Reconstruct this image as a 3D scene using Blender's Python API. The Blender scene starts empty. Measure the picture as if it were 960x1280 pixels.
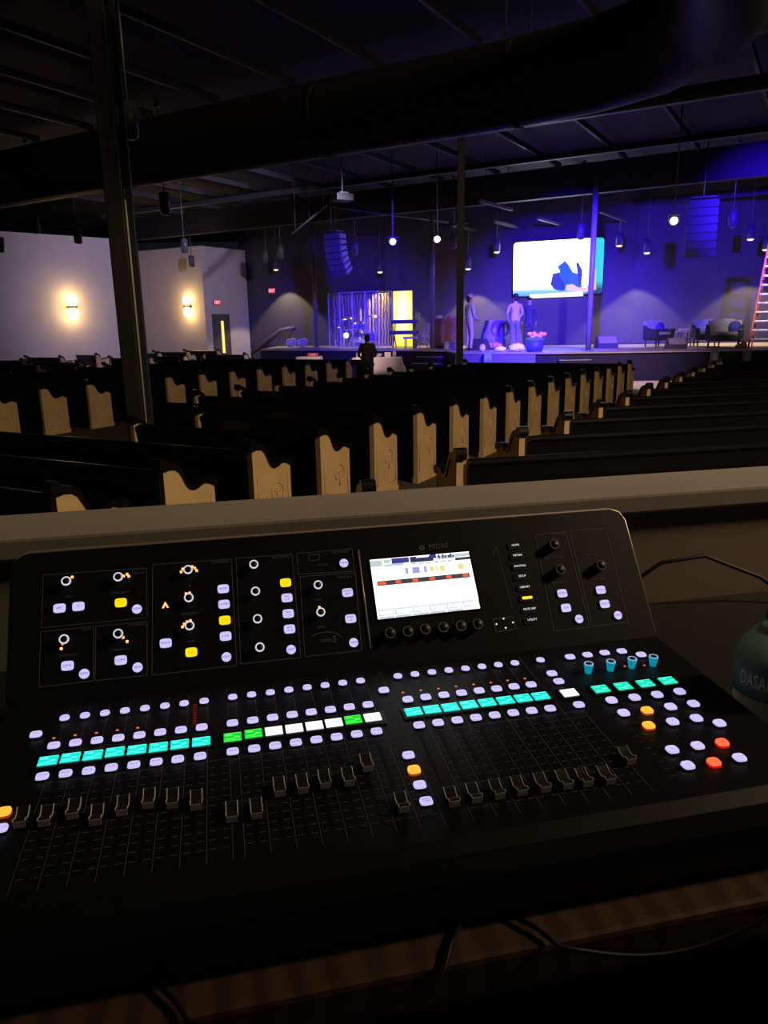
import bpy, bmesh, math, random
from mathutils import Vector, Matrix
random.seed(7)
C = bpy.context.scene.collection
R = math.radians
sin, cos, PI = math.sin, math.cos, math.pi

# ------------------------------------------------------------------ camera, world, exposure
F = 925.0; EYE = 1.85
PITCH, ROLL = R(14.15), R(-1.0)
_fw = Vector((0, cos(PITCH), -sin(PITCH))); _u0 = Vector((0, sin(PITCH), cos(PITCH))); _r0 = Vector((1, 0, 0))
_rt = _r0 * cos(ROLL) + _u0 * sin(ROLL); _up = _u0 * cos(ROLL) - _r0 * sin(ROLL)
CAM = Vector((0, 0, EYE))
cd = bpy.data.cameras.new('camera'); cam = bpy.data.objects.new('camera', cd); C.objects.link(cam)
m = Matrix((_rt, _up, -_fw)).transposed().to_4x4(); m.translation = CAM
cam.matrix_world = m
cd.sensor_fit = 'VERTICAL'; cd.sensor_height = 36.0; cd.lens = F / 1280 * 36.0; cd.clip_start = 0.02; cd.clip_end = 200
S = bpy.context.scene
S.camera = cam
S.view_settings.view_transform = 'Standard'; S.view_settings.look = 'None'
S.view_settings.exposure = 0.0; S.view_settings.gamma = 1.0; S.view_settings.use_curve_mapping = False
w = bpy.data.worlds.new('world'); S.world = w; w.use_nodes = True
w.node_tree.nodes['Background'].inputs[0].default_value = (0.35, 0.4, 0.6, 1)
w.node_tree.nodes['Background'].inputs[1].default_value = 0.012

def ray(x, y): return _fw + _rt * ((x - 480) / F) - _up * ((y - 640) / F)
def at(x, y, z):                      # the point of the photo on the level plane at height z
    d = ray(x, y); t = (z - EYE) / d.z; return CAM + d * t
def atY(x, y, Y):                     # the point of the photo at forward distance Y
    d = ray(x, y); return CAM + d * (Y / d.y)

def spot(name, loc, target, watts, color, angle, blend=0.3, radius=0.08, parent=None):
    l = bpy.data.lights.new(name, 'SPOT'); l.energy = watts; l.color = color; l.spot_size = R(angle); l.spot_blend = blend
    l.shadow_soft_size = radius
    o = bpy.data.objects.new(name, l); C.objects.link(o)
    loc = Vector(loc); d = (Vector(target) - loc)
    o.matrix_world = Matrix.Translation(loc) @ d.to_track_quat('-Z', 'Y').to_matrix().to_4x4()
    return o

# stage wash: blue lamps hung over the pews, aimed at the platform
BLUE = (0.032, 0.005, 1.0)
spot('unseen_stage_light', (4.6, 18.0, 5.5), (7.4, 32.0, 1.4), 34000, BLUE, 42, 0.8)
spot('unseen_stage_light', (4.0, 18.5, 5.5), (4.3, 25.5, 0.8), 12000, BLUE, 32, 0.8)
spot('unseen_stage_light', (10.5, 17.5, 5.5), (13.0, 31.5, 4.3), 12000, BLUE, 40, 0.9)
spot('unseen_stage_light', (0.6, 20.0, 5.5), (-1.0, 34.0, 2.0), 11000, BLUE, 36, 0.9)
spot('unseen_stage_light', (6.0, 17.0, 5.5), (6.5, 26.0, 1.0), 3600, (0.80, 0.48, 1.0), 56, 0.9)
spot('unseen_stage_light', (9.5, 18.0, 5.5), (12.9, 25.4, 2.6), 2000, (1.0, 0.80, 0.86), 26, 0.7)  # unseen lamp, added to brighten the ladder
spot('unseen_stage_light', (9.2, 19.0, 5.6), (9.6, 24.0, 4.9), 1500, BLUE, 22, 0.8)  # extra blue lamp out of sight, added to light the right speaker array
spot('unseen_stage_light', (0.4, 20.2, 5.5), (-1.2, 34.4, 1.5), 11000, BLUE, 11, 0.8)  # narrow unseen lamp added so the drum kit shows bluer
spot('unseen_hall_light', (0.2, 22.5, 6.2), (-1.2, 27.6, 0.7), 2200, (1.0, 0.66, 0.72), 34, 0.9)  # pinkish, not wash: added out of sight to lift the white tables
# lavender wash over the left side walls
spot('side_wall_wash_light', (0.4, 20.5, 5.4), (-11.5, 36.0, 2.6), 4000, (0.74, 0.62, 1.0), 50, 0.9, 0.12)
# warm unseen lamps over the right of the hall
spot('unseen_hall_light', (7.0, 1.5, 6.2), (0.2, 9.5, 0.4), 2300, (1.0, 0.72, 0.42), 114, 0.75, 0.5)
spot('unseen_hall_light', (8.6, 20.6, 6.2), (8.4, 21.2, 0.0), 900, (1.0, 0.78, 0.60), 50, 0.8, 0.15)  # added with no visible fixture, to brighten the pale floor before the platform

# ------------------------------------------------------------------ materials
MATS = {}
def mat(name, col=(0.5, 0.5, 0.5), rough=0.5, metal=0.0, emit=None, es=1.0, spec=0.5, noise=0.0, nscale=8.0, bump=0.0, trans=0.0, ior=1.45, alpha=1.0, wave=False):
    if name in MATS: return MATS[name]
    M = bpy.data.materials.new(name); M.use_nodes = True
    nt = M.node_tree; b = nt.nodes['Principled BSDF']
    b.inputs['Base Color'].default_value = (*col, 1); b.inputs['Roughness'].default_value = rough
    b.inputs['Metallic'].default_value = metal; b.inputs['Specular IOR Level'].default_value = spec
    b.inputs['Transmission Weight'].default_value = trans; b.inputs['IOR'].default_value = ior; b.inputs['Alpha'].default_value = alpha
    if emit:
        b.inputs['Emission Color'].default_value = (*emit, 1); b.inputs['Emission Strength'].default_value = es
    if noise or bump:
        tc = nt.nodes.new('ShaderNodeTexCoord'); n = nt.nodes.new('ShaderNodeTexWave' if wave else 'ShaderNodeTexNoise')
        n.inputs['Scale'].default_value = nscale
        if wave: n.inputs['Distortion'].default_value = 4.0; n.inputs['Detail'].default_value = 3
        else: n.inputs['Detail'].default_value = 4
        nt.links.new(tc.outputs['Object'], n.inputs['Vector'])
        fac = n.outputs['Fac']
        if noise:
            r = nt.nodes.new('ShaderNodeValToRGB')
            r.color_ramp.elements[0].color = (*[c * (1 - noise) for c in col], 1); r.color_ramp.elements[0].position = 0.25
            r.color_ramp.elements[1].color = (*[min(1, c * (1 + noise)) for c in col], 1); r.color_ramp.elements[1].position = 0.75
            nt.links.new(fac, r.inputs['Fac']); nt.links.new(r.outputs['Color'], b.inputs['Base Color'])
        if bump:
            bp = nt.nodes.new('ShaderNodeBump'); bp.inputs['Strength'].default_value = bump; bp.inputs['Distance'].default_value = 0.01
            nt.links.new(fac, bp.inputs['Height']); nt.links.new(bp.outputs['Normal'], b.inputs['Normal'])
    MATS[name] = M
    return M

# room
m_floor = mat('carpet_dark', (0.085, 0.07, 0.06), 0.95, noise=0.35, nscale=30, bump=0.4, spec=0.1)
m_wallwhite = mat('paint_white', (0.62, 0.58, 0.60), 0.8, noise=0.04, nscale=1.5, spec=0.2)
m_wallblack = mat('paint_charcoal', (0.10, 0.095, 0.11), 0.8, noise=0.08, nscale=1.0, spec=0.2)
m_ceil = mat('deck_black', (0.014, 0.015, 0.017), 0.8, noise=0.2, nscale=2)
m_steel = mat('joist_black', (0.04, 0.043, 0.047), 0.5, noise=0.2, nscale=3)
m_girder = mat('girder_black', (0.02, 0.02, 0.02), 0.6, noise=0.2, nscale=3)
m_duct = mat('duct_black', (0.016, 0.017, 0.018), 0.6, noise=0.15, nscale=4)
m_column = mat('column_black', (0.008, 0.007, 0.006), 0.6, noise=0.2, nscale=4)
m_pale = mat('conduit_grey', (0.5, 0.47, 0.43), 0.5, noise=0.1)
m_pole = mat('pole_grey', (0.17, 0.165, 0.18), 0.45, noise=0.08)
m_cap = mat('ledge_paint', (0.40, 0.36, 0.335), 0.7, noise=0.06, nscale=6)
m_wallface = mat('booth_wall_paint', (0.32, 0.26, 0.21), 0.8, noise=0.08, nscale=5)
m_stagefl = mat('stage_boards', (0.42, 0.36, 0.33), 0.45, noise=0.12, nscale=3)
m_stagefr = mat('stage_front_bluelit', (0.010, 0.010, 0.035), 0.7, noise=0.1)  # black front; blue stage light is tinted into the colour
# pews
m_black = mat('pew_black_wood', (0.005, 0.005, 0.006), 0.30, noise=0.2, nscale=5)
m_tan = mat('pew_tan_panel', (0.56, 0.39, 0.20), 0.6, noise=0.10, nscale=6)
m_seat = mat('pew_cushion', (0.018, 0.018, 0.022), 0.85, noise=0.2, nscale=40, bump=0.2)
# fixtures
m_can = mat('pendant_black', (0.10, 0.10, 0.11), 0.4, noise=0.1)
m_lenson = mat('lens_lit', (0.8, 0.75, 0.6), 0.4, emit=(1.0, 0.86, 0.48), es=1.6)
m_lensoff = mat('lens_off', (0.10, 0.10, 0.10), 0.25)
m_hot = mat('lens_hot', (0.9, 0.9, 0.9), 0.4, emit=(0.9, 0.95, 1.0), es=9.0)
m_sconce = mat('sconce_glow', (0.9, 0.8, 0.5), 0.5, emit=(1.0, 0.66, 0.22), es=9.0)
m_brass = mat('sconce_bronze', (0.10, 0.06, 0.03), 0.4, metal=0.8)
m_exit = mat('exit_red', (0.3, 0.02, 0.02), 0.5, emit=(1.0, 0.04, 0.05), es=0.75)
m_exitbox = mat('exit_box', (0.25, 0.2, 0.2), 0.6)
m_door = mat('door_grey', (0.11, 0.10, 0.12), 0.6, noise=0.1)
m_doorlit = mat('door_lit_pane', (0.8, 0.6, 0.2), 0.4, emit=(1.0, 0.78, 0.18), es=1.0)
# console
m_con = mat('console_black', (0.0085, 0.0105, 0.0125), 0.45, spec=0.35, noise=0.1, nscale=60)  # faint bluish glow is tinted into the black
m_con2 = mat('console_body', (0.010, 0.010, 0.011), 0.5, noise=0.1, nscale=30)
m_trim = mat('console_trim', (0.62, 0.52, 0.40), 0.42, metal=0.5)
m_print = mat('console_print', (0.18, 0.18, 0.18), 0.7)
m_slot = mat('fader_slot_black', (0.002, 0.002, 0.002), 0.7)
m_fcap = mat('fader_black', (0.03, 0.03, 0.032), 0.35)
m_fedge = mat('fader_edge_grey', (0.82, 0.80, 0.78), 0.3)
m_knob = mat('knob_black', (0.012, 0.012, 0.013), 0.4)
m_ring = mat('knob_ring_white', (0.8, 0.8, 0.85), 0.4, emit=(0.72, 0.66, 0.85), es=0.85)
m_ringdim = mat('knob_ring_unlit', (0.34, 0.34, 0.33), 0.5)
LAV = (0.62, 0.55, 1.0)
m_lav = mat('button_lavender', (0.6, 0.6, 0.7), 0.4, emit=LAV, es=0.92)
m_lavside = mat('button_skirt', (0.05, 0.05, 0.055), 0.45)
m_ink = mat('button_ink', (0.12, 0.10, 0.3), 0.5, emit=(0.06, 0.04, 0.32), es=0.8)
m_yel = mat('button_yellow', (0.8, 0.6, 0.05), 0.4, emit=(1.0, 0.66, 0.0), es=1.1)
m_yelink = mat('button_yellow_ink', (0.4, 0.2, 0.0), 0.5, emit=(0.75, 0.34, 0.0), es=0.8)
m_ora = mat('button_orange', (0.8, 0.4, 0.05), 0.4, emit=(1.0, 0.40, 0.04), es=1.3)
m_oraskirt = mat('button_orange_skirt', (0.5, 0.15, 0.02), 0.4, emit=(0.6, 0.07, 0.0), es=0.5)
m_red = mat('button_red', (0.8, 0.1, 0.05), 0.4, emit=(1.0, 0.13, 0.05), es=1.3)
m_redskirt = mat('button_red_skirt', (0.5, 0.02, 0.02), 0.4, emit=(0.8, 0.005, 0.005), es=0.7)
m_led = mat('led_amber', (0.8, 0.4, 0.1), 0.4, emit=(1.0, 0.36, 0.10), es=2.2)
m_ledred = mat('led_red', (0.8, 0.1, 0.1), 0.4, emit=(1.0, 0.2, 0.12), es=0.8)
m_leddim = mat('led_red_dim', (0.2, 0.02, 0.02), 0.4, emit=(0.5, 0.01, 0.0), es=0.1)
m_cyan = mat('scribble_cyan', (0.0, 0.5, 0.45), 0.4, emit=(0.0, 0.83, 0.70), es=1.0)
m_cyanhi = mat('scribble_cyan_text', (0.2, 0.7, 0.6), 0.4, emit=(0.16, 0.95, 0.84), es=1.0)
m_green = mat('scribble_green', (0.0, 0.5, 0.02), 0.4, emit=(0.0, 0.68, 0.02), es=1.0)
m_greenhi = mat('scribble_green_text', (0.2, 0.7, 0.1), 0.4, emit=(0.16, 0.9, 0.14), es=1.0)
m_teal = mat('scribble_teal', (0.0, 0.5, 0.3), 0.4, emit=(0.0, 0.80, 0.46), es=1.0)
m_wht = mat('scribble_white', (0.8, 0.8, 0.8), 0.4, emit=(0.92, 0.93, 0.95), es=1.0)
m_whthi = mat('scribble_white_text', (0.8, 0.8, 0.8), 0.4, emit=(0.8, 0.8, 0.82), es=1.0)
m_bez = mat('bezel_black', (0.004, 0.004, 0.005), 0.25)
m_dotw = mat('dot_white', (0.8, 0.8, 0.8), 0.4, emit=(0.9, 0.9, 0.95), es=0.9)
m_scr = mat('screen_white', (0.9, 0.9, 0.9), 0.3, emit=(1, 1, 1), es=1.6)
m_scrblue = mat('screen_blue', (0.1, 0.1, 0.4), 0.3, emit=(0.03, 0.04, 0.24), es=1.0)
m_scrnavy = mat('screen_navy', (0.1, 0.1, 0.3), 0.3, emit=(0.02, 0.03, 0.08), es=1.0)
m_scrdark = mat('screen_grey', (0.1, 0.1, 0.1), 0.3, emit=(0.05, 0.05, 0.055), es=1.0)
m_scrpale = mat('screen_pale', (0.5, 0.6, 0.65), 0.3, emit=(0.50, 0.58, 0.64), es=1.0)
m_scrred = mat('screen_red', (0.7, 0.1, 0.05), 0.3, emit=(0.85, 0.11, 0.05), es=1.0)
m_scryel = mat('screen_yellow', (0.8, 0.7, 0.3), 0.3, emit=(0.78, 0.68, 0.30), es=1.0)
m_scrlil = mat('screen_lilac', (0.4, 0.4, 0.7), 0.3, emit=(0.32, 0.36, 0.66), es=1.0)
m_enc = mat('encoder_cyan', (0.0, 0.3, 0.35), 0.25, emit=(0.0, 0.30, 0.42), es=0.8)
m_encr = mat('encoder_rim', (0.3, 0.5, 0.6), 0.3, emit=(0.28, 0.42, 0.62), es=0.8)
m_woodtrim = mat('desk_wood', (0.085, 0.045, 0.026), 0.6, noise=0.25, nscale=9, wave=True)
m_desk = mat('desk_black', (0.010, 0.010, 0.011), 0.7, noise=0.2, nscale=20)
m_cable = mat('cable_black', (0.008, 0.008, 0.008), 0.5)

# ------------------------------------------------------------------ mesh helpers
class MB:
    def __init__(s, mx=None): s.bm = bmesh.new(); s.mats = []; s.mx = mx or Matrix()
    def mi(s, m):
        if m not in s.mats: s.mats.append(m)
        return s.mats.index(m)
    def add(s, verts, faces, m, mx=None, smooth=False):
        T = s.mx @ (mx or Matrix()); i = s.mi(m)
        vs = [s.bm.verts.new(T @ Vector(v)) for v in verts]
        for f in faces:
            try:
                fc = s.bm.faces.new([vs[k] for k in f]); fc.material_index = i; fc.smooth = smooth
            except ValueError: pass
        return s
    def box(s, c, d, m, mx=None, ch=0.0):
        hx, hy, hz = d[0] / 2, d[1] / 2, d[2] / 2
        if ch <= 0:
            v = [(c[0] + a * hx, c[1] + b * hy, c[2] + e * hz) for a in (-1, 1) for b in (-1, 1) for e in (-1, 1)]
            return s.add(v, [(0, 1, 3, 2), (4, 6, 7, 5), (0, 4, 5, 1), (2, 3, 7, 6), (0, 2, 6, 4), (1, 5, 7, 3)], m, mx)
        t = bmesh.new(); bmesh.ops.create_cube(t, size=1)
        for v in t.verts: v.co = Vector((c[0] + v.co.x * d[0], c[1] + v.co.y * d[1], c[2] + v.co.z * d[2]))
        bmesh.ops.bevel(t, geom=list(t.edges), offset=ch, segments=2, affect='EDGES', profile=0.6)
        t.verts.index_update()
        s.add([v.co.copy() for v in t.verts], [[v.index for v in f.verts] for f in t.faces], m, mx); t.free()
        return s
    def prism(s, poly, a, b, m, axis='x', mx=None, smooth=False):   # poly in the other two axes, extruded a..b
        def P(u, v, t): return {'x': (t, u, v), 'y': (u, t, v), 'z': (u, v, t)}[axis]
        n = len(poly); v = [P(u, q, a) for u, q in poly] + [P(u, q, b) for u, q in poly]
        f = [tuple(range(n - 1, -1, -1)), tuple(range(n, 2 * n))] + [(i, (i + 1) % n, n + (i + 1) % n, n + i) for i in range(n)]
        return s.add(v, f, m, mx, smooth)
    def strip(s, A, B, x0, x1, m, mx=None):    # two matching polylines (y,z) -> a solid between them, along x
        n = len(A); poly = list(A) + list(reversed(B)); N = len(poly)
        v = [(x0, p[0], p[1]) for p in poly] + [(x1, p[0], p[1]) for p in poly]; f = []
        for i in range(n - 1):
            f.append((i, i + 1, N - 2 - i, N - 1 - i)); f.append((N + i + 1, N + i, N + N - 1 - i, N + N - 2 - i))
        for i in range(N): f.append(((i + 1) % N, i, N + i, N + (i + 1) % N))
        return s.add(v, f, m, mx)
    def lathe(s, prof, m, mx=None, n=16, smooth=True):     # prof (r,z) around z
        v = []; f = []
        for r, z in prof: v += [(r * cos(2 * PI * i / n), r * sin(2 * PI * i / n), z) for i in range(n)]
        for j in range(len(prof) - 1):
            for i in range(n): f.append((j * n + i, j * n + (i + 1) % n, (j + 1) * n + (i + 1) % n, (j + 1) * n + i))
        if prof[0][0] > 1e-6: f.append(tuple(range(n - 1, -1, -1)))
        if prof[-1][0] > 1e-6: f.append(tuple((len(prof) - 1) * n + i for i in range(n)))
        return s.add(v, f, m, mx, smooth)
    def ring(s, r0, r1, h, m, mx=None, n=24):
        return s.lathe([(r0, 0), (r1, 0), (r1, h), (r0, h), (r0, 0)], m, mx, n, False)
    def tube(s, pts, r, m, n=8, mx=None, closed=False):
        pts = [Vector(p) for p in pts]; v = []; f = []; K = len(pts); up = None
        rr = r if isinstance(r, (list, tuple)) else [r] * K
        for k in range(K):
            if closed: t = pts[(k + 1) % K] - pts[k - 1]
            else: t = pts[min(k + 1, K - 1)] - pts[max(k - 1, 0)]
            t.normalize()
            if up is None: up = Vector((0, 0, 1)) if abs(t.z) < 0.9 else Vector((0, 1, 0))
            a = t.cross(up).normalized(); b = a.cross(t).normalized(); up = b
            for i in range(n):
                q = 2 * PI * i / n; v.append(pts[k] + a * (rr[k] * cos(q)) + b * (rr[k] * sin(q)))
        for k in range(K if closed else K - 1):
            for i in range(n): f.append((k * n + i, k * n + (i + 1) % n, ((k + 1) % K) * n + (i + 1) % n, ((k + 1) % K) * n + i))
        if not closed: f += [tuple(range(n - 1, -1, -1)), tuple((K - 1) * n + i for i in range(n))]
        return s.add(v, f, m, mx, True)
    def ell(s, c, r, m, mx=None, n=12, k=8):
        prof = [(max(1e-4, sin(PI * j / k)), -cos(PI * j / k)) for j in range(k + 1)]
        T = Matrix.Translation(c) @ Matrix.Diagonal((r[0], r[1], r[2], 1))
        return s.lathe(prof, m, (mx or Matrix()) @ T, n)
    def text(s, txt, size, m, mx, depth=0.0):
        vs, fs = text_geo(txt)
        return s.add([(v[0] * size, v[1] * size, v[2]) for v in vs], fs, m, mx)
    def build(s, name, parent=None, loc=None, rotz=0.0):
        me = bpy.data.meshes.new(name)
        bmesh.ops.recalc_face_normals(s.bm, faces=list(s.bm.faces))
        s.bm.to_mesh(me); s.bm.free()
        for q in s.mats: me.materials.append(q)
        o = bpy.data.objects.new(name, me); C.objects.link(o)
        if parent: o.parent = parent
        if loc is not None: o.location = loc
        o.rotation_euler = (0, 0, rotz)
        return o

_T = {}
def text_geo(txt):
    if txt not in _T:
        c = bpy.data.curves.new('t', 'FONT'); c.body = txt; c.align_x = 'CENTER'; c.align_y = 'CENTER'; c.size = 1.0; c.resolution_u = 2
        o = bpy.data.objects.new('t', c); C.objects.link(o); bpy.context.view_layer.update()
        me = bpy.data.meshes.new_from_object(o.evaluated_get(bpy.context.evaluated_depsgraph_get()))
        _T[txt] = ([tuple(v.co) for v in me.vertices], [tuple(p.vertices) for p in me.polygons])
        bpy.data.objects.remove(o); bpy.data.curves.remove(c); bpy.data.meshes.remove(me)
    return _T[txt]

def tag(o, label, cat, group=None, kind=None):
    o['label'] = label; o['category'] = cat
    if group: o['group'] = group
    if kind: o['kind'] = kind
    return o
def thing(name, label, cat, loc=(0, 0, 0), rotz=0.0, group=None):
    o = bpy.data.objects.new(name, None); C.objects.link(o); o.empty_display_size = 0.1
    o.location = loc; o.rotation_euler = (0, 0, rotz)
    return tag(o, label, cat, group)
def struct(o, label=None, cat=None):
    o['kind'] = 'structure'
    if label: o['label'] = label
    if cat: o['category'] = cat
    return o
def copy_tree(o, parent=None):
    c = o.copy(); C.objects.link(c); c.parent = parent
    for ch in list(o.children): copy_tree(ch, c)
    return c
ORD = ['first', 'second', 'third', 'fourth', 'fifth', 'sixth', 'seventh', 'eighth', 'ninth', 'tenth', 'eleventh', 'twelfth', 'thirteenth', 'fourteenth', 'fifteenth', 'sixteenth', 'seventeenth', 'eighteenth', 'nineteenth', 'twentieth', 'twenty-first', 'twenty-second', 'twenty-third', 'twenty-fourth']
def frame(origin, xdir, zdir):
    x = Vector(xdir).normalized(); z = Vector(zdir).normalized(); y = z.cross(x).normalized(); x = y.cross(z)
    M4 = Matrix((x, y, z)).transposed().to_4x4(); M4.translation = Vector(origin); return M4

# ------------------------------------------------------------------ the room shell
TH = R(30.5)                                     # heading of the aisles
AD = Vector((sin(TH), cos(TH), 0)); AP = Vector((cos(TH), -sin(TH), 0))
HW = 5.7
b = MB(); b.box((3, 20, -0.05), (56, 60, 0.1), m_floor); struct(b.build('floor'))
b = MB(); b.box((3, 20, 7.3), (56, 60, 0.2), m_ceil); struct(b.build('ceiling'))
def wall(name, p, q, h, m, t=0.2, z0=0.0, flip=1):
    p = Vector((p[0], p[1], 0)); q = Vector((q[0], q[1], 0)); d = (q - p); L = d.length; d.normalize(); n = Vector((-d.y, d.x, 0)) * flip
    bb = MB(frame(p, d, (0, 0, 1)))
    bb.box((L / 2, flip * t / 2, (z0 + h) / 2), (L, t, h - z0), m)
    return struct(bb.build(name))
WA0 = at(-120, 281, HW); WA1 = at(137, 298, HW); WB0 = at(146, 316.5, HW); WB1 = at(250, 307, HW); WB2 = at(306, 313, HW)
wall('wall_left', WA0, WA1, HW, m_wallwhite); wall('wall_left_return', WA1, WB0 + Vector((-0.5, 0, 0)), HW, m_wallwhite)
wall('wall_left_rear', WB0, WB1, HW, m_wallwhite); wall('wall_left_corner', WB1, WB2, HW, m_wallwhite)
BA = Vector((WB2.x - 0.4, WB2.y + 0.3, 0)); BB = Vector((4.6, 33.6, 0)); BC = Vector((10.4, 31.6, 0)); BD = Vector((24, 31.4, 0))
wall('wall_back_left', BA, BB, 7.2, m_wallblack); wall('wall_back', BB, BC, 7.2, m_wallblack); wall('wall_back_right', BC, BD, 7.2, m_wallblack)
wall('wall_right', (24, 31.4), (24, -8), 7.2, m_wallblack); wall('wall_rear', (24, -8), (-24, -8), 7.2, m_wallblack)
wall('wall_far_left', (-24, -8), (-24, 50), 7.2, m_wallblack)
def foot(p, q, s):                               # unit tangent and inward normal of a wall run
    d = (q - p).normalized(); return p + d * s, d, Vector((d.y, -d.x, 0))
for nm, p, q in (('baseboard_back', BB, BC), ('baseboard_back_right', BC, Vector((20, 31.46, 0))), ('baseboard_back_left', BA, BB)):
    d = (q - p).normalized(); nn = Vector((d.y, -d.x, 0))
    bb = MB(frame(p + nn * 0.02, d, (0, 0, 1))); L = (q - p).length
    bb.box((L / 2, 0, 1.02), (L, 0.04, 0.16), m_wallblack); struct(bb.build(nm))

# girders and joists, set along and across the aisle heading
def beam(name, p, d, L, wd, h, m, z):
    bb = MB(frame((p.x, p.y, z), d, (0, 0, 1))); bb.box((0, 0, h / 2), (L, wd, h), m, None, 0.01)
    return struct(bb.build(name))
k = 0
O0 = Vector((3.0, 18.0, 0))
for t, z, h, wd, L in ((-9.5, 6.35, 0.5, 0.2, 30), (-2.2, 6.35, 0.4, 0.18, 34), (1.3, 6.35, 0.3, 0.16, 40), (5.4, 6.38, 0.16, 0.14, 40), (9.2, 5.95, 0.95, 0.3, 44), (15.5, 6.3, 0.3, 0.16, 34)):
    k += 1
    struct(beam('ceiling_girder', O0 + AD * t, AP, L, wd, h, m_girder if h > 0.6 else m_steel, z))
for i in range(-9, 10):
    for t0, L in ((-8, 10.5), (3.3, 8.0), (7.4, 3.2), (12.3, 5.6)):
        struct(beam('ceiling_joist', O0 + AP * (i * 2.15 + 0.4) + AD * t0, AD, L, 0.07, 0.16, m_steel, 6.82))
for i, (xa, ya, xb, yb) in enumerate(((565, 282, 617, 293), (618, 277, 674, 291), (673, 273, 719, 286), (728, 288, 752, 294.5), (750, 264, 784, 277), (600, 251, 640, 262), (829, 279, 842, 285))):
    pa, pb_ = at(xa, ya, 5.75), at(xb, yb, 5.75)
    bb = MB(); bb.box((0, 0, 0), (0.09, (pb_ - pa).length, 0.09), m_pole, Matrix.Translation((pa + pb_) / 2) @ frame((0, 0, 0), (pb_ - pa).cross(Vector((0, 0, 1))), (0, 0, 1)))
    for f in (0.15, 0.85): g = pa.lerp(pb_, f); bb.tube([g, Vector((g.x, g.y, 7.19))], 0.012, m_steel, 5)
    struct(bb.build('ceiling_rail'))
b = MB()
pts = [(-12, 22.6), (-6, 19.0), (-1, 16.0), (2.4, 14.0), (3.5, 13.15), (4.2, 12.2), (4.45, 11.1), (4.2, 9.8), (3.5, 8.4), (2.2, 6.2)]
pts = [(x * .86, y * .86) for x, y in pts]
b.tube([(x, y, 5.25) for x, y in pts], 0.58, m_duct, 20)
for x, y in pts[1:4]: b.tube([Vector((x, y, 5.25)) - AP * 0.04, Vector((x, y, 5.25)) + AP * 0.04], 0.60, m_duct, 20)
for x, y in pts[1:9:2]:
    for q in (-.5, .5): b.tube([Vector((x, y, 5.5)) + AD * q, Vector((x, y, 7.19)) + AD * q], 0.012, m_duct, 6)
tag(b.build('air_duct'), 'big round black air duct with an elbow hanging under the ceiling', 'duct')

# ------------------------------------------------------------------ columns
def col_black():
    p = Vector((-3.02, 9.2, 0))
    t = thing('column', 'wide black steel column among the pews at the left, a pale conduit up one corner', 'column', p, R(12))
    b = MB(); b.box((-0.03, 0, 3.2), (0.20, 0.22, 6.4), m_column, None, 0.012); b.box((-0.03, 0, 0.06), (0.32, 0.34, 0.12), m_column, None, 0.01); b.build('shaft', t)
    b = MB(); b.box((0.125, 0.10, 3.2), (0.075, 0.12, 6.4), m_column, None, 0.01); b.build('rear_flange', t)
    b = MB(); b.tube([(0.088, -0.06, 0.1), (0.088, -0.06, 3.0), (0.088, -0.06, 3.3)], 0.013, m_pale, 8); b.build('conduit', t)
    return t
col_black()
pc = at(575, 453, 0); pc = Vector((2.03, 19.6, 0))
t = thing('column', 'slim black steel column before the platform, between the drum screen and the big screen', 'column', pc)
b = MB(); b.box((0, 0, 3.2), (0.17, 0.17, 6.4), m_column, None, 0.01); b.build('shaft', t)
b = MB(); b.box((0, 0, 0.03), (0.3, 0.3, 0.06), m_column, None, 0.01); b.build('base_plate', t)

# ------------------------------------------------------------------ pews
CURVE = [(0.0, 0.84), (0.06, 0.848), (0.12, 0.84), (0.16, 0.81), (0.19, 0.76), (0.22, 0.705), (0.255, 0.668), (0.30, 0.652), (0.35, 0.658), (0.40, 0.678), (0.44, 0.682), (0.48, 0.668), (0.54, 0.650)]
CAPT = [(0.0, 0.90), (0.06, 0.905), (0.13, 0.885), (0.18, 0.842), (0.212, 0.785), (0.242, 0.73), (0.272, 0.695), (0.312, 0.68), (0.352, 0.688), (0.40, 0.712), (0.44, 0.722), (0.49, 0.715), (0.54, 0.695)]
def rolled(b, y, z, r, x0, x1, m, n=14):
    v = [(x0, y + r * cos(2 * PI * i / n), z + r * sin(2 * PI * i / n)) for i in range(n)] + [(x1, y + r * cos(2 * PI * i / n), z + r * sin(2 * PI * i / n)) for i in range(n)]
    b.add(v, [tuple(range(n - 1, -1, -1)), tuple(range(n, 2 * n))] + [(i, (i + 1) % n, n + (i + 1) % n, n + i) for i in range(n)], m)
PEWMESH = {}
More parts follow.
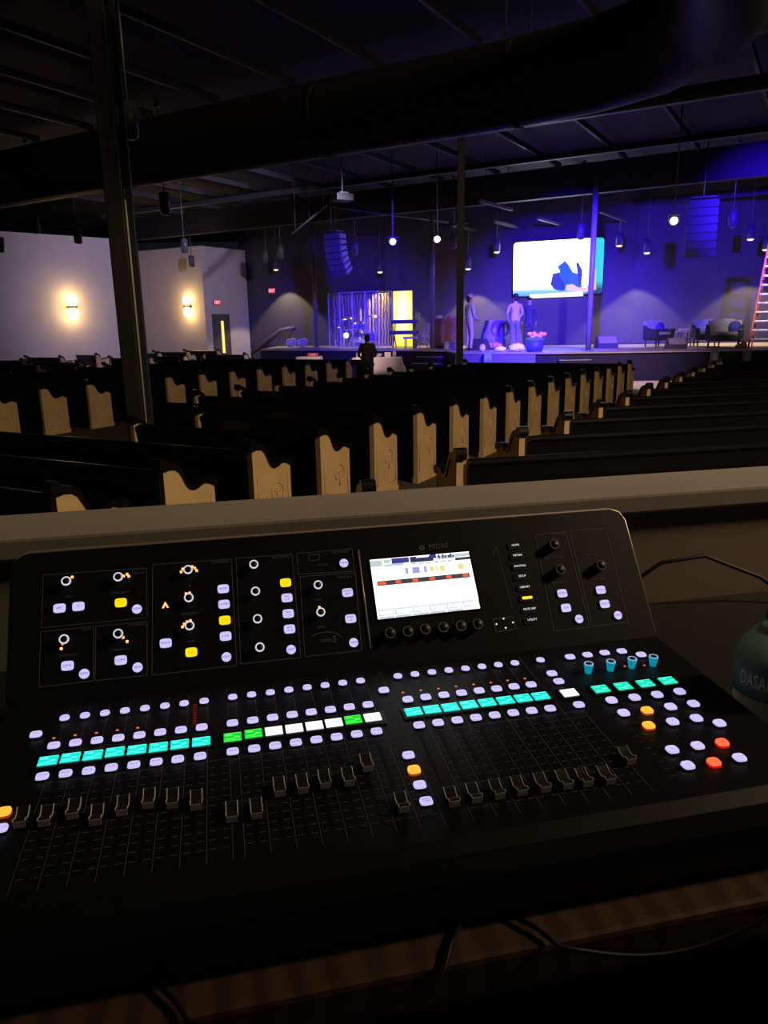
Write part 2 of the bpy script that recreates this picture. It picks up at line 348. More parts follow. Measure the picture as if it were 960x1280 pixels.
def pew(L, label, loc, rz, group):
    # local: x runs from 0 (right end) to -L, y from back (0) to front, facing +y
    key = round(L, 2)
    if key in PEWMESH:
        r = copy_tree(PEWMESH[key]); r.location = loc; r.rotation_euler = (0, 0, rz); r['label'] = label; r['group'] = group; return r
    t = thing('church_pew', label, 'pew', loc, rz, group)
    for s, x in ((0, 0.0), (1, -L)):
        e = MB(); e.prism([(0, 0.0)] + CURVE + [(0.54, 0.0)], x - 0.055, x, m_tan)
        e.box((x - 0.0275, 0.27, 0.035), (0.068, 0.57, 0.07), m_tan)
        p = e.build('end_panel', t)
        q = MB(); q.strip(CAPT, CURVE, x - 0.068, x + 0.013, m_black)
        rolled(q, 0.0, 0.893, 0.048, x - 0.072, x + 0.017, m_black); rolled(q, 0.535, 0.682, 0.036, x - 0.072, x + 0.017, m_black)
        q.build('scroll_cap', p)
        g = MB(); fx = x + 0.003 if s == 0 else x - 0.058
        g.tube([(fx, 0.33 + 0.085 * cos(a), 0.43 + 0.085 * sin(a)) for a in [PI * (-0.25 + 1.5 * i / 14) for i in range(15)]], 0.006, m_tan, 6)
        g.tube([(fx, 0.33, 0.30), (fx, 0.33, 0.48)], 0.007, m_tan, 6); g.tube([(fx, 0.29, 0.445), (fx, 0.37, 0.445)], 0.007, m_tan, 6)
        g.tube([(fx, 0.05, 0.14), (fx, 0.05, 0.60)], 0.004, m_tan, 5); g.tube([(fx, 0.49, 0.14), (fx, 0.49, 0.58)], 0.004, m_tan, 5); g.tube([(fx, 0.05, 0.14), (fx, 0.49, 0.14)], 0.004, m_tan, 5)
        g.build('emblem', p)
    k = MB(); k.prism([(0.055, 0.34), (0.09, 0.34), (0.06, 0.80), (0.02, 0.80)], -L + 0.05, -0.05, m_black); k.build('backrest', t)
    k = MB(); k.prism([(0.012, 0.79), (0.07, 0.79), (0.072, 0.82), (0.06, 0.84), (0.03, 0.845), (0.008, 0.835), (0.004, 0.81)], -L + 0.05, -0.05, m_black); k.build('top_rail', t)
    k = MB(); k.box((-L / 2, 0.30, 0.40), (L - 0.1, 0.46, 0.035), m_black, None, 0.006); k.box((-L / 2, 0.12, 0.2), (L - 0.1, 0.03, 0.38), m_black); k.build('seat_board', t)
    k = MB(); k.box((-L / 2, 0.30, 0.445), (L - 0.12, 0.44, 0.055), m_seat, None, 0.02); k.build('cushion', t)
    k = MB(); k.box((-L / 2, -0.035, 0.56), (L * 0.8, 0.09, 0.015), m_black); k.box((-L / 2, -0.075, 0.60), (L * 0.8, 0.012, 0.09), m_black); k.build('book_rack', t)
    PEWMESH[key] = t
    return t
def backset(p, th):     # measured point is the top of the rear scroll; shift to the pew's own origin
    return Vector((p[0], p[1], 0))
# middle block: right ends stand along the aisle
q0 = at(203, 572, 0.95); q1 = at(793, 446, 0.95)
q0 = Vector((-1.60, 5.29, 0)); TM = R(28.0)
for i in range(17):
    st = 0.985 + 0.0012 * i
    p = Vector((-2.06, 4.54, 0)) if i == 0 else q0 + AD * (st * (i - 1))
    L = 5.2 if i < 3 else (2.42 if i < 5 else 4.3)
    if i >= 1 and i < 9: th = TM
    else: th = R(28.5)
    pew(L, f'dark pew with tan end panels in the middle block, {ORD[i]} row from the booth ledge', p, -th, 'pews of the middle block')
# left block beyond the second aisle
c0 = Vector((-6.13, 13.45, 0))
for i in range(-2, 12):
    p = c0 + AD * (1.01 * i)
    pew(6.4, f'dark pew with tan end panels left of the side aisle, {ORD[i + 2]} row from the rear', p, -R(27), 'pews of the left block')
# far left block under the white walls
for i, (x, y) in enumerate(((27, 447), (45, 452), (75, 443.5), (98, 449), (120, 440.5), (187, 444), (198, 438.5), (230, 442), (234, 437), (272, 435.5), (306, 440))):
    pew(2.0, f'pew end silhouetted against the white side wall, {ORD[i]} from the left of that group', at(x, y, 0.95) - Vector((0, 0, 0.95)), -R(27), 'pews below the white walls')
# right block, level with the booth ledge
r0 = Vector((-0.07, 4.43, 0)); TR = R(12.3)
AR = Vector((sin(R(31)), cos(R(31)), 0))
for i in range(13):
    p = r0 + AR * ((1.32 + 0.004 * i) * i)
    # left ends are the measured ones: origin is the right end, so step along the pew
    L = 5.6
    p = p + Vector((cos(TR), sin(TR), 0)) * L
    pew(L, f'pew right of the aisle, its tan left end showing, {ORD[i]} row from the booth', p, TR, 'pews of the right block')

# ------------------------------------------------------------------ booth wall, platform floor, desk
YAW = R(12.3)
DV = Vector((cos(YAW), sin(YAW), 0)); NV = Vector((-sin(YAW), cos(YAW), 0))
B3 = frame((0, 0, 0), DV, (0, 0, 1))             # booth frame: x along the ledge, y away, z up
wl = 1.309 * cos(YAW)
b = MB(B3); b.box((0.5, wl + 0.0875, 0.74), (13, 0.155, 1.48), m_wallface); struct(b.build('wall_booth'))
b = MB(B3); b.box((0.5, wl + 0.0875, 1.50), (13, 0.185, 0.04), m_cap, None, 0.006); struct(b.build('trim_booth_ledge'), 'painted flat ledge along the top of the booth wall', 'ledge')
b = MB(B3); b.box((0.5, -1.4, 0.25), (9, 5.3, 0.5), m_floor); struct(b.build('floor_booth'))
DZ = 1.29; DF = 0.525
t = thing('desk', 'long dark desk with a brown wooden front edge under the mixing console', 'desk', B3 @ Vector((0, 0, 0.5)), YAW)
b = MB(); b.box((0.3, (wl + DF + 0.045) / 2, DZ - 0.52), (5.0, wl - DF - 0.06, 0.04), m_desk); b.build('desk_top', t)
b = MB(); b.box((0.3, DF + 0.02, DZ - 0.523), (5.0, 0.045, 0.046), m_woodtrim, None, 0.006); b.build('wood_front_edge', t)
for sx in (-2.0, 2.6):
    for sy in (DF + 0.1, wl - 0.1):
        b = MB(); b.box((sx, sy, (DZ - 0.54) / 2), (0.06, 0.06, DZ - 0.54), m_desk, None, 0.004); b.build('leg', t)

# ------------------------------------------------------------------ mixing console
R0 = at(400, 665, 1.56)
EU, EL = R(55), R(3)
SJ = 0.2045
KO = Vector((R0.x, R0.y, DZ))                    # console base point
KF = frame(KO, DV, (0, 0, 1)); KI = KF.inverted()
def rayL(x, y):
    return KI @ CAM, (KI.to_3x3() @ ray(x, y))
NU = Vector((0, -sin(EU), cos(EU))); PU = Vector((0, 0, 0.27)); DU = Vector((0, -cos(EU), -sin(EU)))   # DU runs down the upper panel
NL = Vector((0, -sin(EL), cos(EL))); PJ = PU + DU * SJ; DL = Vector((0, -cos(EL), -sin(EL)))
def onp(x, y, P, n):
    o, d = rayL(x, y); return o + d * ((P - o).dot(n) / d.dot(n))
def UPX(x, y, h=0.0): return onp(x, y, PU + NU * h, NU)
def LPX(x, y, h=0.0): return onp(x, y, PJ + NL * h, NL)
def MU(p): return frame(p, (1, 0, 0), NU)
def ML(p): return frame(p, (1, 0, 0), NL)
XL, XR = -0.414, 0.483
VF = 0.335
con = thing('mixing_console', 'large black digital mixing console with lit buttons, faders and a bright display on the desk', 'mixing console', KO, YAW)
b = MB()
def prof(dx):
    r = 0.02; s0 = r - math.sqrt(max(0, r * r - max(0, r - dx) ** 2))
    P = [Vector((0, 0.035 + 0.0, 0.03)), Vector((0, 0.03, 0.20)), PU + DU * s0 + Vector((0, 0.012, 0.0)), PU + DU * s0 + NU * 0.0, PU + DU * (s0 + 0.03), PJ, PJ + DL * 0.1, PJ + DL * VF]
    e = PJ + DL * VF
    P += [e + Vector((0, -0.016, -0.008)), e + Vector((0, -0.027, -0.026)), e + Vector((0, -0.029, -0.05)), Vector((0, e.y - 0.022, 0.010)), Vector((0, e.y + 0.02, 0.010)), Vector((0, 0.03, 0.010))]
    return P
xs = [(XL, 0), (XL + 0.0025, 0.0025), (XL + 0.006, 0.006), (XL + 0.012, 0.012), (XL + 0.02, 0.02), (XR - 0.02, 0.02), (XR - 0.012, 0.012), (XR - 0.006, 0.006), (XR - 0.0025, 0.0025), (XR, 0)]
V = []; FA = []; n = len(prof(0))
for x, dx in xs: V += [(x, p.y, p.z) for p in prof(dx)]
for i in range(len(xs) - 1):
    for j in range(n): FA.append((i * n + j, i * n + (j + 1) % n, (i + 1) * n + (j + 1) % n, (i + 1) * n + j))
FA += [tuple(range(n)), tuple((len(xs) - 1) * n + j for j in range(n - 1, -1, -1))]
b.add(V, FA, m_con); b.build('housing', con)
# silver trim round the upper panel, rubber feet
b = MB()
pts = [PU + DU * 0.2 + Vector((XL - 0.001, 0, 0)), PU + DU * 0.02 + Vector((XL - 0.001, 0, 0)), PU + DU * 0.006 + Vector((XL + 0.006, 0, 0)), PU + Vector((XL + 0.02, 0, 0)),
       PU + Vector((XR - 0.02, 0, 0)), PU + DU * 0.006 + Vector((XR - 0.006, 0, 0)), PU + DU * 0.02 + Vector((XR + 0.001, 0, 0)), PU + DU * 0.2 + Vector((XR + 0.001, 0, 0))]
b.tube([p + Vector((0, 0.004, 0)) for p in pts], 0.0028, m_trim, 6); b.build('edge_trim', con)
for fx in (XL + 0.06, XR - 0.06):
    for fy in (-0.42, 0.0):
        b = MB(); b.lathe([(0.015, 0), (0.016, 0.006), (0.014, 0.012)], m_fcap, Matrix.Translation((fx, fy, 0.0)), 12); b.build('rubber_foot', con)
# bright divider strip beside the display
p, q = UPX(447.5, 688), UPX(463.3, 811)
b = MB(); b.tube([p + NU * 0.001, q + NU * 0.001], 0.0013, m_trim, 6); b.build('divider_strip', con)

# printed outlines and words
b = MB()
def pline(pts, plane, wd, closed=True):
    P = [plane(x, y) for x, y in pts]; nn = NU if plane is UPX else NL
    for i in range(len(P) if closed else len(P) - 1):
        p, q = P[i], P[(i + 1) % len(P)]; d = (q - p)
        if d.length < 1e-5: continue
        s = d.cross(nn).normalized() * (wd / 2); o = nn * 0.0006
        b.add([p + s + o, q + s + o, q - s + o, p - s + o], [(0, 1, 2, 3)], m_print)
boxes = [[(54, 719), (183, 710), (184, 772), (52, 785)], [(51, 790), (117, 783), (117, 851), (49, 859)], [(120, 783), (184, 777), (184, 844), (119, 851)],
         [(191, 706), (289, 699), (296, 832), (190, 844)], [(295, 698), (365, 693), (376, 822), (301, 830)], [(371, 692), (440, 686), (443, 714), (373, 718)], [(375, 721), (444, 716), (452, 813), (381, 821)],
         [(669, 669), (707, 665), (737, 784), (692, 789)], [(712, 664), (757, 660), (785, 778), (740, 783)]]
for q in boxes: pline(q, UPX, 0.0007)
pline([(616, 695), (620, 683), (640, 760)], UPX, 0.0006, False)
pline([(616, 774), (641, 771), (645, 786), (620, 790)], UPX, 0.0009)
pline([(386, 694), (399, 693), (399, 700), (386, 701)], UPX, 0.0008)
def words(txt, x, y, size, plane=UPX, m=m_print):
    fn = MU if plane is UPX else ML; nn = NU if plane is UPX else NL
    b.text(txt, size, m, fn(plane(x, y) + nn * 0.0007))
for txt, x, y, s in (('CONFIG', 173, 712, .0042), ('PREAMP', 174, 716.5, .0042), ('GATE', 108, 787, .0045), ('DYNAMICS', 172, 781, .0045), ('EQUALISER', 275, 702.5, .0048), ('BUS SENDS', 351, 696.5, .0048), ('RECORDER', 426, 690, .0048), ('MAIN BUS', 431, 721.5, .0048),
                     ('GAIN', 87, 746, .004), ('FREQUENCY', 151, 741, .0042), ('THRESHOLD', 85, 819, .0042), ('THRESHOLD', 151, 812, .0042), ('Q', 237, 732, .004), ('FREQUENCY', 238, 767, .0042), ('GAIN', 239, 802, .0042), ('PAN', 398, 750, .0045), ('LEVEL', 402, 784, .0045), ('ACCESS', 404, 706, .004),
                     ('MONITOR', 697, 667, .0048), ('TALKBACK', 743, 662, .0048), ('MONITOR LEVEL', 692, 697, .0042), ('PHONES LEVEL', 700, 728, .0042), ('TALK LEVEL', 747, 724, .0042), ('EXT MIC', 739, 693.5, .0042)):
    words(txt, x, y, s)
words('MIDAS', 548, 683, 0.0105)
c = UPX(527, 685); b.ring(0.0026, 0.0042, 0.0004, m_print, MU(c + NU * 0.0005))
words('ranic', 408, 800, 0.0085); words('3', 418, 799.5, 0.014)
arc = [(391, 795), (397, 792), (404, 790.5), (411, 790), (418, 791), (423, 793.5), (427, 797)]
pline(arc, UPX, 0.0009, False)
# fader field: channel separators, level ticks
FADX = []
groups = [(-0.3270, 0.0241, 8), (-0.1235, 0.0241, 8), (0.0985, 0.0245, 8)]
def loc_lo(u, v, h=0.0): return PJ + DL * v + Vector((u, 0, 0)) + NL * h
def lol(u0, v0, u1, v1, wd):
    p, q = loc_lo(u0, v0, .0006), loc_lo(u1, v1, .0006); s = (q - p).cross(NL).normalized() * (wd / 2)
    b.add([p + s, q + s, q - s, p - s], [(0, 1, 2, 3)], m_print)
for u0, du, nn_ in groups:
    for k in range(nn_ + 1):
        lol(u0 + (k - 0.5) * du, 0.012, u0 + (k - 0.5) * du, 0.318, 0.0005)
    lol(u0 - du / 2, 0.162, u0 + (nn_ - .5) * du, 0.162, 0.0006)
    for k in range(nn_):
        for j in range(11):
            v = 0.175 + 0.0125 * j
            for s in (-1, 1): lol(u0 + k * du + s * 0.0035, v, u0 + k * du + s * 0.0095, v, 0.0007)
for j in range(11):
    v = 0.175 + 0.0125 * j
    for s in (-1, 1): lol(0.324 + s * 0.0035, v, 0.324 + s * 0.0095, v, 0.0007)
b.build('panel_printing', con)

# display
b = MB()
c00, c10, c11, c01 = UPX(462, 700.2), UPX(585.4, 689.6), UPX(600.2, 760.5), UPX(472.3, 774.6)
def SP(a, c, h):
    return c00.lerp(c10, a).lerp(c01.lerp(c11, a), c) + NU * h
def srect(a0, c0, a1, c1, m, h): b.add([SP(a0, c0, h), SP(a1, c0, h), SP(a1, c1, h), SP(a0, c1, h)], [(0, 1, 2, 3)], m)
srect(-0.02, -0.03, 1.02, 1.03, m_bez, 0.0008)
srect(0, 0, 1, 1, m_scr, 0.0012)
h = 0.0015
srect(0.21, 0.01, 0.385, 0.10, m_scrblue, h); srect(0.395, 0.01, 0.63, 0.11, m_scrnavy, h); srect(0.60, 0.0, 0.66, 0.07, m_scrblue, h + .0002)
srect(0.46, 0.005, 0.585, 0.035, m_scr, h + .0003); srect(0.66, 0.03, 0.84, 0.10, m_scrpale, h); srect(0.845, 0.02, 1.0, 0.08, m_scrpale, h); srect(0.845, 0.09, 1.0, 0.14, m_scrdark, h)
for a in (0.68, 0.72, 0.745, 0.78, 0.80, 0.825): srect(a, 0.01 + 0.02 * (a * 50 % 2), a + 0.018, 0.075, m_scrnavy, h + .0003)
srect(0, 0.02, 0.115, 0.13, m_scrpale, h); srect(0.115, 0.0, 0.125, 0.15, m_scryel, h + .0002); srect(0.13, 0.02, 0.2, 0.085, m_scrpale, h)
srect(0.13, 0.10, 0.33, 0.145, m_scrpale, h)
for k in range(6):
    srect(0.40 + k * 0.073, 0.115, 0.46 + k * 0.073, 0.15, m_scrpale, h)
    srect(0.005 + k * 0.1663, 0.855, 0.16 + k * 0.1663, 0.955, m_scrpale, h); srect(0.163 + k * 0.1663, 0.85, 0.167 + k * 0.1663, 1.0, m_scrdark, h + .0002)
    srect(0.02 + k * 0.1663, 0.875, 0.06 + k * 0.1663, 0.93, m_scr, h + .0003); srect(0.07 + k * 0.1663, 0.875, 0.15 + k * 0.1663, 0.935, m_scr, h + .0003)
    srect(0.005 + k * 0.1663, 0.965, 0.16 + k * 0.1663, 1.0, m_scrpale if k < 5 else m_scr, h)
srect(0.0, 0.845, 0.95, 0.852, m_scrdark, h)
for a0, c0, a1, c1, m in ((.33, .19, .36, .30, m_scrlil), (.40, .19, .475, .30, m_scrlil), (.515, .19, .545, .30, m_scrlil), (.57, .20, .62, .29, m_scryel), (.635, .20, .66, .29, m_scryel), (.675, .20, .725, .30, m_scryel), (.86, .20, .92, .30, m_scryel)): srect(a0, c0, a1, c1, m, h)
srect(0.04, 0.375, 0.96, 0.455, m_scrdark, h)
for k in range(6): srect(0.05 + k * 0.168, 0.39, 0.05 + k * 0.168 + (.075 if k in (0,) else .055), 0.44, m_scrred, h + .0003)
b.build('display', con)

# buttons
def superell(rx, ry, e, n=20):
    o = []
    for i in range(n):
        a = 2 * PI * i / n; c_, s_ = cos(a), sin(a)
        o.append((rx * math.copysign(abs(c_) ** (2 / e), c_), ry * math.copysign(abs(s_) ** (2 / e), s_)))
    return o
BM = {}
def button(name, p, kind, top, ink, skirt, word, fn, size, lab=None):
    key = (name, kind, top.name, word, fn is MU)
    if key not in BM:
        q = MB(); rx, ry, e, hh = kind
        n = 20; A = superell(rx, ry, e); B_ = superell(rx * 0.93, ry * 0.93, e)
        q.add([(x, y, 0) for x, y in A] + [(x, y, hh * .55) for x, y in A], [(i, (i + 1) % n, n + (i + 1) % n, n + i) for i in range(n)], skirt)
        q.add([(x, y, hh * .55) for x, y in A] + [(x, y, hh) for x, y in B_], [(i, (i + 1) % n, n + (i + 1) % n, n + i) for i in range(n)] + [tuple(range(n, 2 * n))], top)
        if word:
            ww = word.split('|')
            for k, wd in enumerate(ww):
                q.text(wd, size, ink, Matrix.Translation((0, ((len(ww) - 1) / 2 - k) * size * 1.05, hh + .0002)))
        BM[key] = q.build(name, con); o = BM[key]
    else:
        o = BM[key].copy(); C.objects.link(o); o.parent = con
    o.matrix_local = fn(p)
    if lab: o['label'] = lab
    return o
K_OV = (0.0058, 0.0058, 2.3, 0.0045); K_RR = (0.0068, 0.0060, 3.4, 0.0045); K_RD = (0.0064, 0.0064, 2.0, 0.003); K_UR = (0.0077, 0.0062, 4.0, 0.003); K_SQ = (0.0070, 0.0067, 3.2, 0.0050)
def lo(name, x, y, word='', kind=K_RR, top=m_lav, ink=m_ink, skirt=m_lavside, size=0.0036, lab=None):
    return button(name, LPX(x, y, 0.0045) - NL * 0.0045, kind, top, ink, skirt, word, ML, size, lab)
def upb(name, x, y, word='', kind=K_UR, top=m_lav, ink=m_ink, skirt=m_lavside, size=0.0042, lab=None):
    return button(name, UPX(x, y, 0.003) - NU * 0.003, kind, top, ink, skirt, word, MU, size, lab)
SEL = [(80.5, 896), (106, 893), (131, 890), (156, 887), (181, 884), (206, 881), (230, 878), (255, 875), (290.8, 870), (314.4, 867), (337.8, 864.3), (361, 861), (383.9, 858), (406.3, 855.3), (428.4, 852.4), (450.6, 849.7),
       (497.3, 843.9), (518.7, 841.5), (539.9, 839), (561, 836.6), (581.9, 834.4), (602.5, 832), (623, 829.8), (643.7, 827.6), (675.6, 823.8)]
SOL = [(67, 930.4), (94, 927), (121, 924), (147.6, 921), (174, 917.6), (200, 914), (226, 911), (252, 907.7), (290.5, 902.5), (315.9, 899), (340.7, 895.5), (365.2, 892), (389, 888.8), (413, 885.6), (436.6, 882.4), (460, 879.5),
       (509.8, 873), (532.3, 870), (554.8, 867.4), (577, 864.8), (599, 862), (620.9, 859.6), (642.6, 856.9), (664, 854.5), (698.6, 850.4)]
MUT = [(52.5, 969), (81.7, 965.4), (110.5, 962), (138.8, 958), (167, 954.6), (195, 951), (222, 947.6), (250, 943.8), (290.8, 938), (317.6, 934.3), (343.9, 930.5), (369.8, 926.7), (395.5, 923.2), (420.9, 919.7), (446, 916.2), (470.7, 912.7),
       (523.9, 905), (547.7, 902), (571.6, 898.8), (595, 895.6), (618.4, 892.6), (641.7, 889.7), (664.7, 887), (687.8, 884.2), (723.8, 879.6)]
for x, y in SEL: lo('select_button', x, y, 'SELECT', K_OV, size=0.0029)
for x, y in SOL: lo('solo_button', x, y, 'SOLO')
for x, y in MUT: lo('mute_button', x, y, 'MUTE')
LY = dict(kind=K_SQ)
for x, y, wd in ((44.6, 916.7, 'CLR'), (479.8, 861.4, 'CLR'), (690, 840.6, 'DIM'), (510.6, 942.5, 'DCA'), (524.7, 979.6, '1-8'), (532.8, 1000, 'SENDS|FADER'), (0.5, 1034, '')): lo('layer_button', x, y, wd, size=.0032)
lo('layer_button', 517.6, 961, 'BUS', K_SQ, m_ora, m_yelink, m_oraskirt, lab='lit orange button')
lo('layer_button', 4.5, 1013.5, '', K_SQ, m_ora, m_yelink, m_oraskirt, lab='lit orange button')
for x, y in ((712.7, 820), (734.5, 817.4), (756, 814.8), (777.4, 812.8), (801.6, 817.1)): lo('bank_button', x, y, 'SET', K_RR)
for i, (x, y) in enumerate(((764.5, 874.3), (793.4, 870.8), (821.7, 867.3), (849.7, 863.5), (779.7, 890), (838.4, 882.4), (867, 878.7), (841, 901), (870.7, 896.7), (899.6, 902.9), (840.4, 936), (872.2, 931), (860, 955.6), (924.6, 946))):
    lo('assign_button', x, y, str(i % 8 + 1), K_SQ)
for x, y, i in ((809, 886.8, '5'), (811, 905.5, '1')): lo('assign_button', x, y, i, K_SQ, m_ora, m_yelink, m_oraskirt, lab='lit orange button')
for x, y, i in ((903, 927, '3'), (892.6, 951.3, '6')): lo('assign_button', x, y, i, K_SQ, m_red, m_redskirt, m_redskirt, lab='lit red button')
for x, y, wd in ((74, 760, '48V'), (97.7, 757.7, 'O'), (84, 832, 'GATE'), (150.7, 825, 'COMP'), (207, 803.7, 'MODE'), (279, 735.7, 'HIGH'), (280, 755, 'HI MID'), (282, 795, 'LOW'), (358.8, 747, 'BUS|5-8'), (360.4, 766.7, 'BUS|9-12'), (362, 786, 'BUS|13-16'),
                 (434.6, 740.4, 'MONO|BUS'), (438.5, 773, 'MAIN|LR'), (703.3, 741.3, 'MONO'), (708, 759.6, 'DIM'), (751.5, 737, 'TALK A'), (756.5, 754.6, 'TALK B')):
    upb('function_button', x, y, wd, size=0.0040 if '|' in wd else 0.0044)
for x, y, wd in ((150.7, 753, 'CUT'), (239, 815, 'EQ'), (281, 775, 'LO MID'), (357, 728, '')):
    upb('function_button', x, y, wd, K_UR, m_yel, m_yelink, m_lavside, lab='lit yellow button')
for x, y in ((171, 761), (105, 842), (171.7, 834), (283, 821), (364, 811.7), (430, 703.5), (442.3, 803), (724.4, 773.4), (773, 768.8)): upb('view_button', x, y, 'VIEW', K_RD, size=0.0045)
# page keys right of the display: dark caps with lit words
for i, (x, y, wd) in enumerate(((643.5, 682.4, 'HOME'), (646.3, 695, 'METERS'), (649.3, 708.3, 'ROUTING'), (652, 721, 'SETUP'), (655.5, 734.6, 'LIBRARY'), (658.4, 748, 'EFFECTS'), (661.4, 762, 'MUTE GRP'), (664.6, 775.4, 'UTILITY'))):
    p = UPX(x - 1, y)
    q = MB(); A = superell(0.0105, 0.0052, 5); n = 20
    q.add([(x_, y_, 0) for x_, y_ in A] + [(x_ * .95, y_ * .92, .002) for x_, y_ in A], [(k, (k + 1) % n, n + (k + 1) % n, n + k) for k in range(n)], m_ringdim)
    q.add([(x_ * .95, y_ * .92, .002) for x_, y_ in A], [tuple(range(n))], m_knob)
    q.text(wd, 0.0042, m_yel if i == 5 else m_dotw, Matrix.Translation((0.0015, 0.0005, 0.0024)))
    if i == 5: q.box((0.0015, 0.0005, 0.0021), (0.0155, 0.004, 0.0003), m_yel)
    o = q.build('page_key', con); o.matrix_local = MU(p)
# cursor pad dots
for x, y in ((629.3, 773.4), (620.4, 780.2), (632, 784.8), (641, 778.2)):
    q = MB(); q.lathe([(0.0012, 0), (0.0011, 0.0012), (0.0003, 0.0014)], m_dotw, None, 10); o = q.build('cursor_dot', con); o.matrix_local = MU(UPX(x, y))
# amber triangle
q = MB(); q.add([(-0.0046, -0.0035, .0008), (-0.0022, -0.0035, .0008), (0, 0.0005, .0008), (0.0022, -0.0035, .0008), (0.0046, -0.0035, .0008), (0, 0.0055, .0008)], [(0, 1, 2, 5), (2, 3, 4, 5)], m_led)
o = q.build('selector_led', con); o.matrix_local = MU(UPX(206.7, 757))
# lit knobs
KN = None
for x, y in ((82.7, 726.3), (147.7, 721), (235, 712), (236, 747), (237, 782), (80, 799), (147.7, 792), (317.3, 705.4), (319.4, 739), (322, 773.5), (324.8, 809), (397.7, 731), (401, 765)):
    if KN is None:
        q = MB(); q.lathe([(0.0060, 0), (0.0059, 0.008), (0.0044, 0.0095), (0.0044, 0.0105)], m_knob, None, 20); KN = q.build('rotary_knob', con)
        q = MB(); q.ring(0.0044, 0.0062, 0.0016, m_ring, Matrix.Translation((0, 0, 0.0088)), 24); kr = q.build('light_ring', KN); o = KN
    else:
        o = KN.copy(); C.objects.link(o); o.parent = con; c2 = kr.copy(); C.objects.link(c2); c2.parent = o
    o.matrix_local = MU(UPX(x, y, 0.0095) - NU * 0.0095)
KD = None
for x, y in ((488, 791), (510.4, 789), (532, 786), (554.6, 783.8), (576.7, 782), (597.7, 779.8), (693.5, 680), (701, 711.5), (752, 706)):
    if KD is None:
        q = MB(); q.lathe([(0.0078, 0), (0.0073, 0.011), (0.006, 0.0125), (0.0, 0.0128)], m_knob, None, 20); KD = q.build('dark_knob', con)
        q = MB(); q.ring(0.0066, 0.0074, 0.0005, m_ringdim, Matrix.Translation((0, 0, 0.0118)), 24); kd = q.build('knob_rim', KD); o = KD
    else:
        o = KD.copy(); C.objects.link(o); o.parent = con; c2 = kd.copy(); C.objects.link(c2); c2.parent = o
    o.matrix_local = MU(UPX(x, y, 0.012) - NU * 0.012)
LP = [(226.5, 715), (228.5, 711.3), (235.9, 708.2), (240.3, 708.5), (243.5, 710.3), (245.9, 713.4), (232.6, 742.3), (237.1, 741.5), (228.2, 783.7), (230.3, 780.3), (234, 777.5), (238.1, 776), (90.4, 721.5), (154.5, 720.3), (159, 718), (161.1, 720.6), (78.7, 804.8), (76.7, 811), (154, 797), (159, 802), (399.2, 759.3)]
LD = None
for x, y in LP:
    if LD is None:
        q = MB(); q.box((0, 0, 0.0008), (0.0032, 0.0034, 0.0016), m_led, None, 0.0006); LD = q.build('ring_led', con); o = LD
    else: o = LD.copy(); C.objects.link(o); o.parent = con
    o.matrix_local = MU(UPX(x, y))
RL = None
for x, y in ((67.3, 923), (94, 919.3), (120.7, 916.4), (146.7, 913), (172.3, 910), (503.5, 866), (526, 863.2), (548, 861), (570, 858.4), (592, 855.8), (613.5, 853.5), (634.5, 850.8), (656, 848.4), (781, 833), (805.5, 832)):
    if RL is None:
        q = MB(); q.box((0, 0, 0.0004), (0.0032, 0.0022, 0.0008), m_ledred, None, 0.0003); RL = q.build('signal_led', con); o = RL
    else: o = RL.copy(); C.objects.link(o); o.parent = con
    o.matrix_local = ML(LPX(x, y))
# meter column lit dim red beside the eighth channel
q = MB()
for j in range(8): q.box((0, -0.006 * j, 0.0005), (0.0045, 0.0035, 0.001), m_leddim)
o = q.build('level_meter', con); o.matrix_local = ML(LPX(244, 882)); o['label'] = 'glowing dull red'
# scribble strip displays
def bezel(u0, u1, v0, v1):
    q = MB(); p, r_ = loc_lo(u0, v0), loc_lo(u1, v1)
    c = (p + r_) / 2; q.box((0, 0, 0.0008), (u1 - u0, v1 - v0, 0.0016), m_bez, None, 0.0006); o = q.build('display_bezel', con); o.matrix_local = ML(c)
LCD = [((60, 951), 'c'), ((88, 947), 'c'), ((116, 944), 'c'), ((143.5, 940), 'c'), ((171, 937), 'c'), ((198, 934), 'c'), ((224.5, 930.4), 'c'), ((251.5, 927), 'c'),
       ((290.8, 921.5), 'g'), ((316.8, 917), 'g'), ((342.4, 913.6), 'w'), ((367.8, 910.4), 'w'), ((393, 906.9), 'w'), ((417.4, 903.4), 'w'), ((441.5, 899.6), 'g'), ((465.8, 896.4), 'w'),
       ((516.9, 889.7), 'c'), ((540, 886.7), 'c'), ((563, 884), 'c'), ((586, 880.8), 'c'), ((609, 878), 'c'), ((631.8, 875.3), 'c'), ((654, 872.6), 'c'), ((676, 870), 'c'), ((711.7, 865.9), 'w'),
       ((750.9, 861.2), 't'), ((779, 857.7), 't'), ((806.8, 854.2), 't'), ((834.6, 850.7), 't')]
lc = {'c': (m_cyan, m_cyanhi, 'cyan lit'), 'g': (m_green, m_greenhi, 'green lit'), 'w': (m_wht, m_whthi, 'white lit'), 't': (m_teal, m_cyanhi, 'teal lit')}
us = []
SC = {}
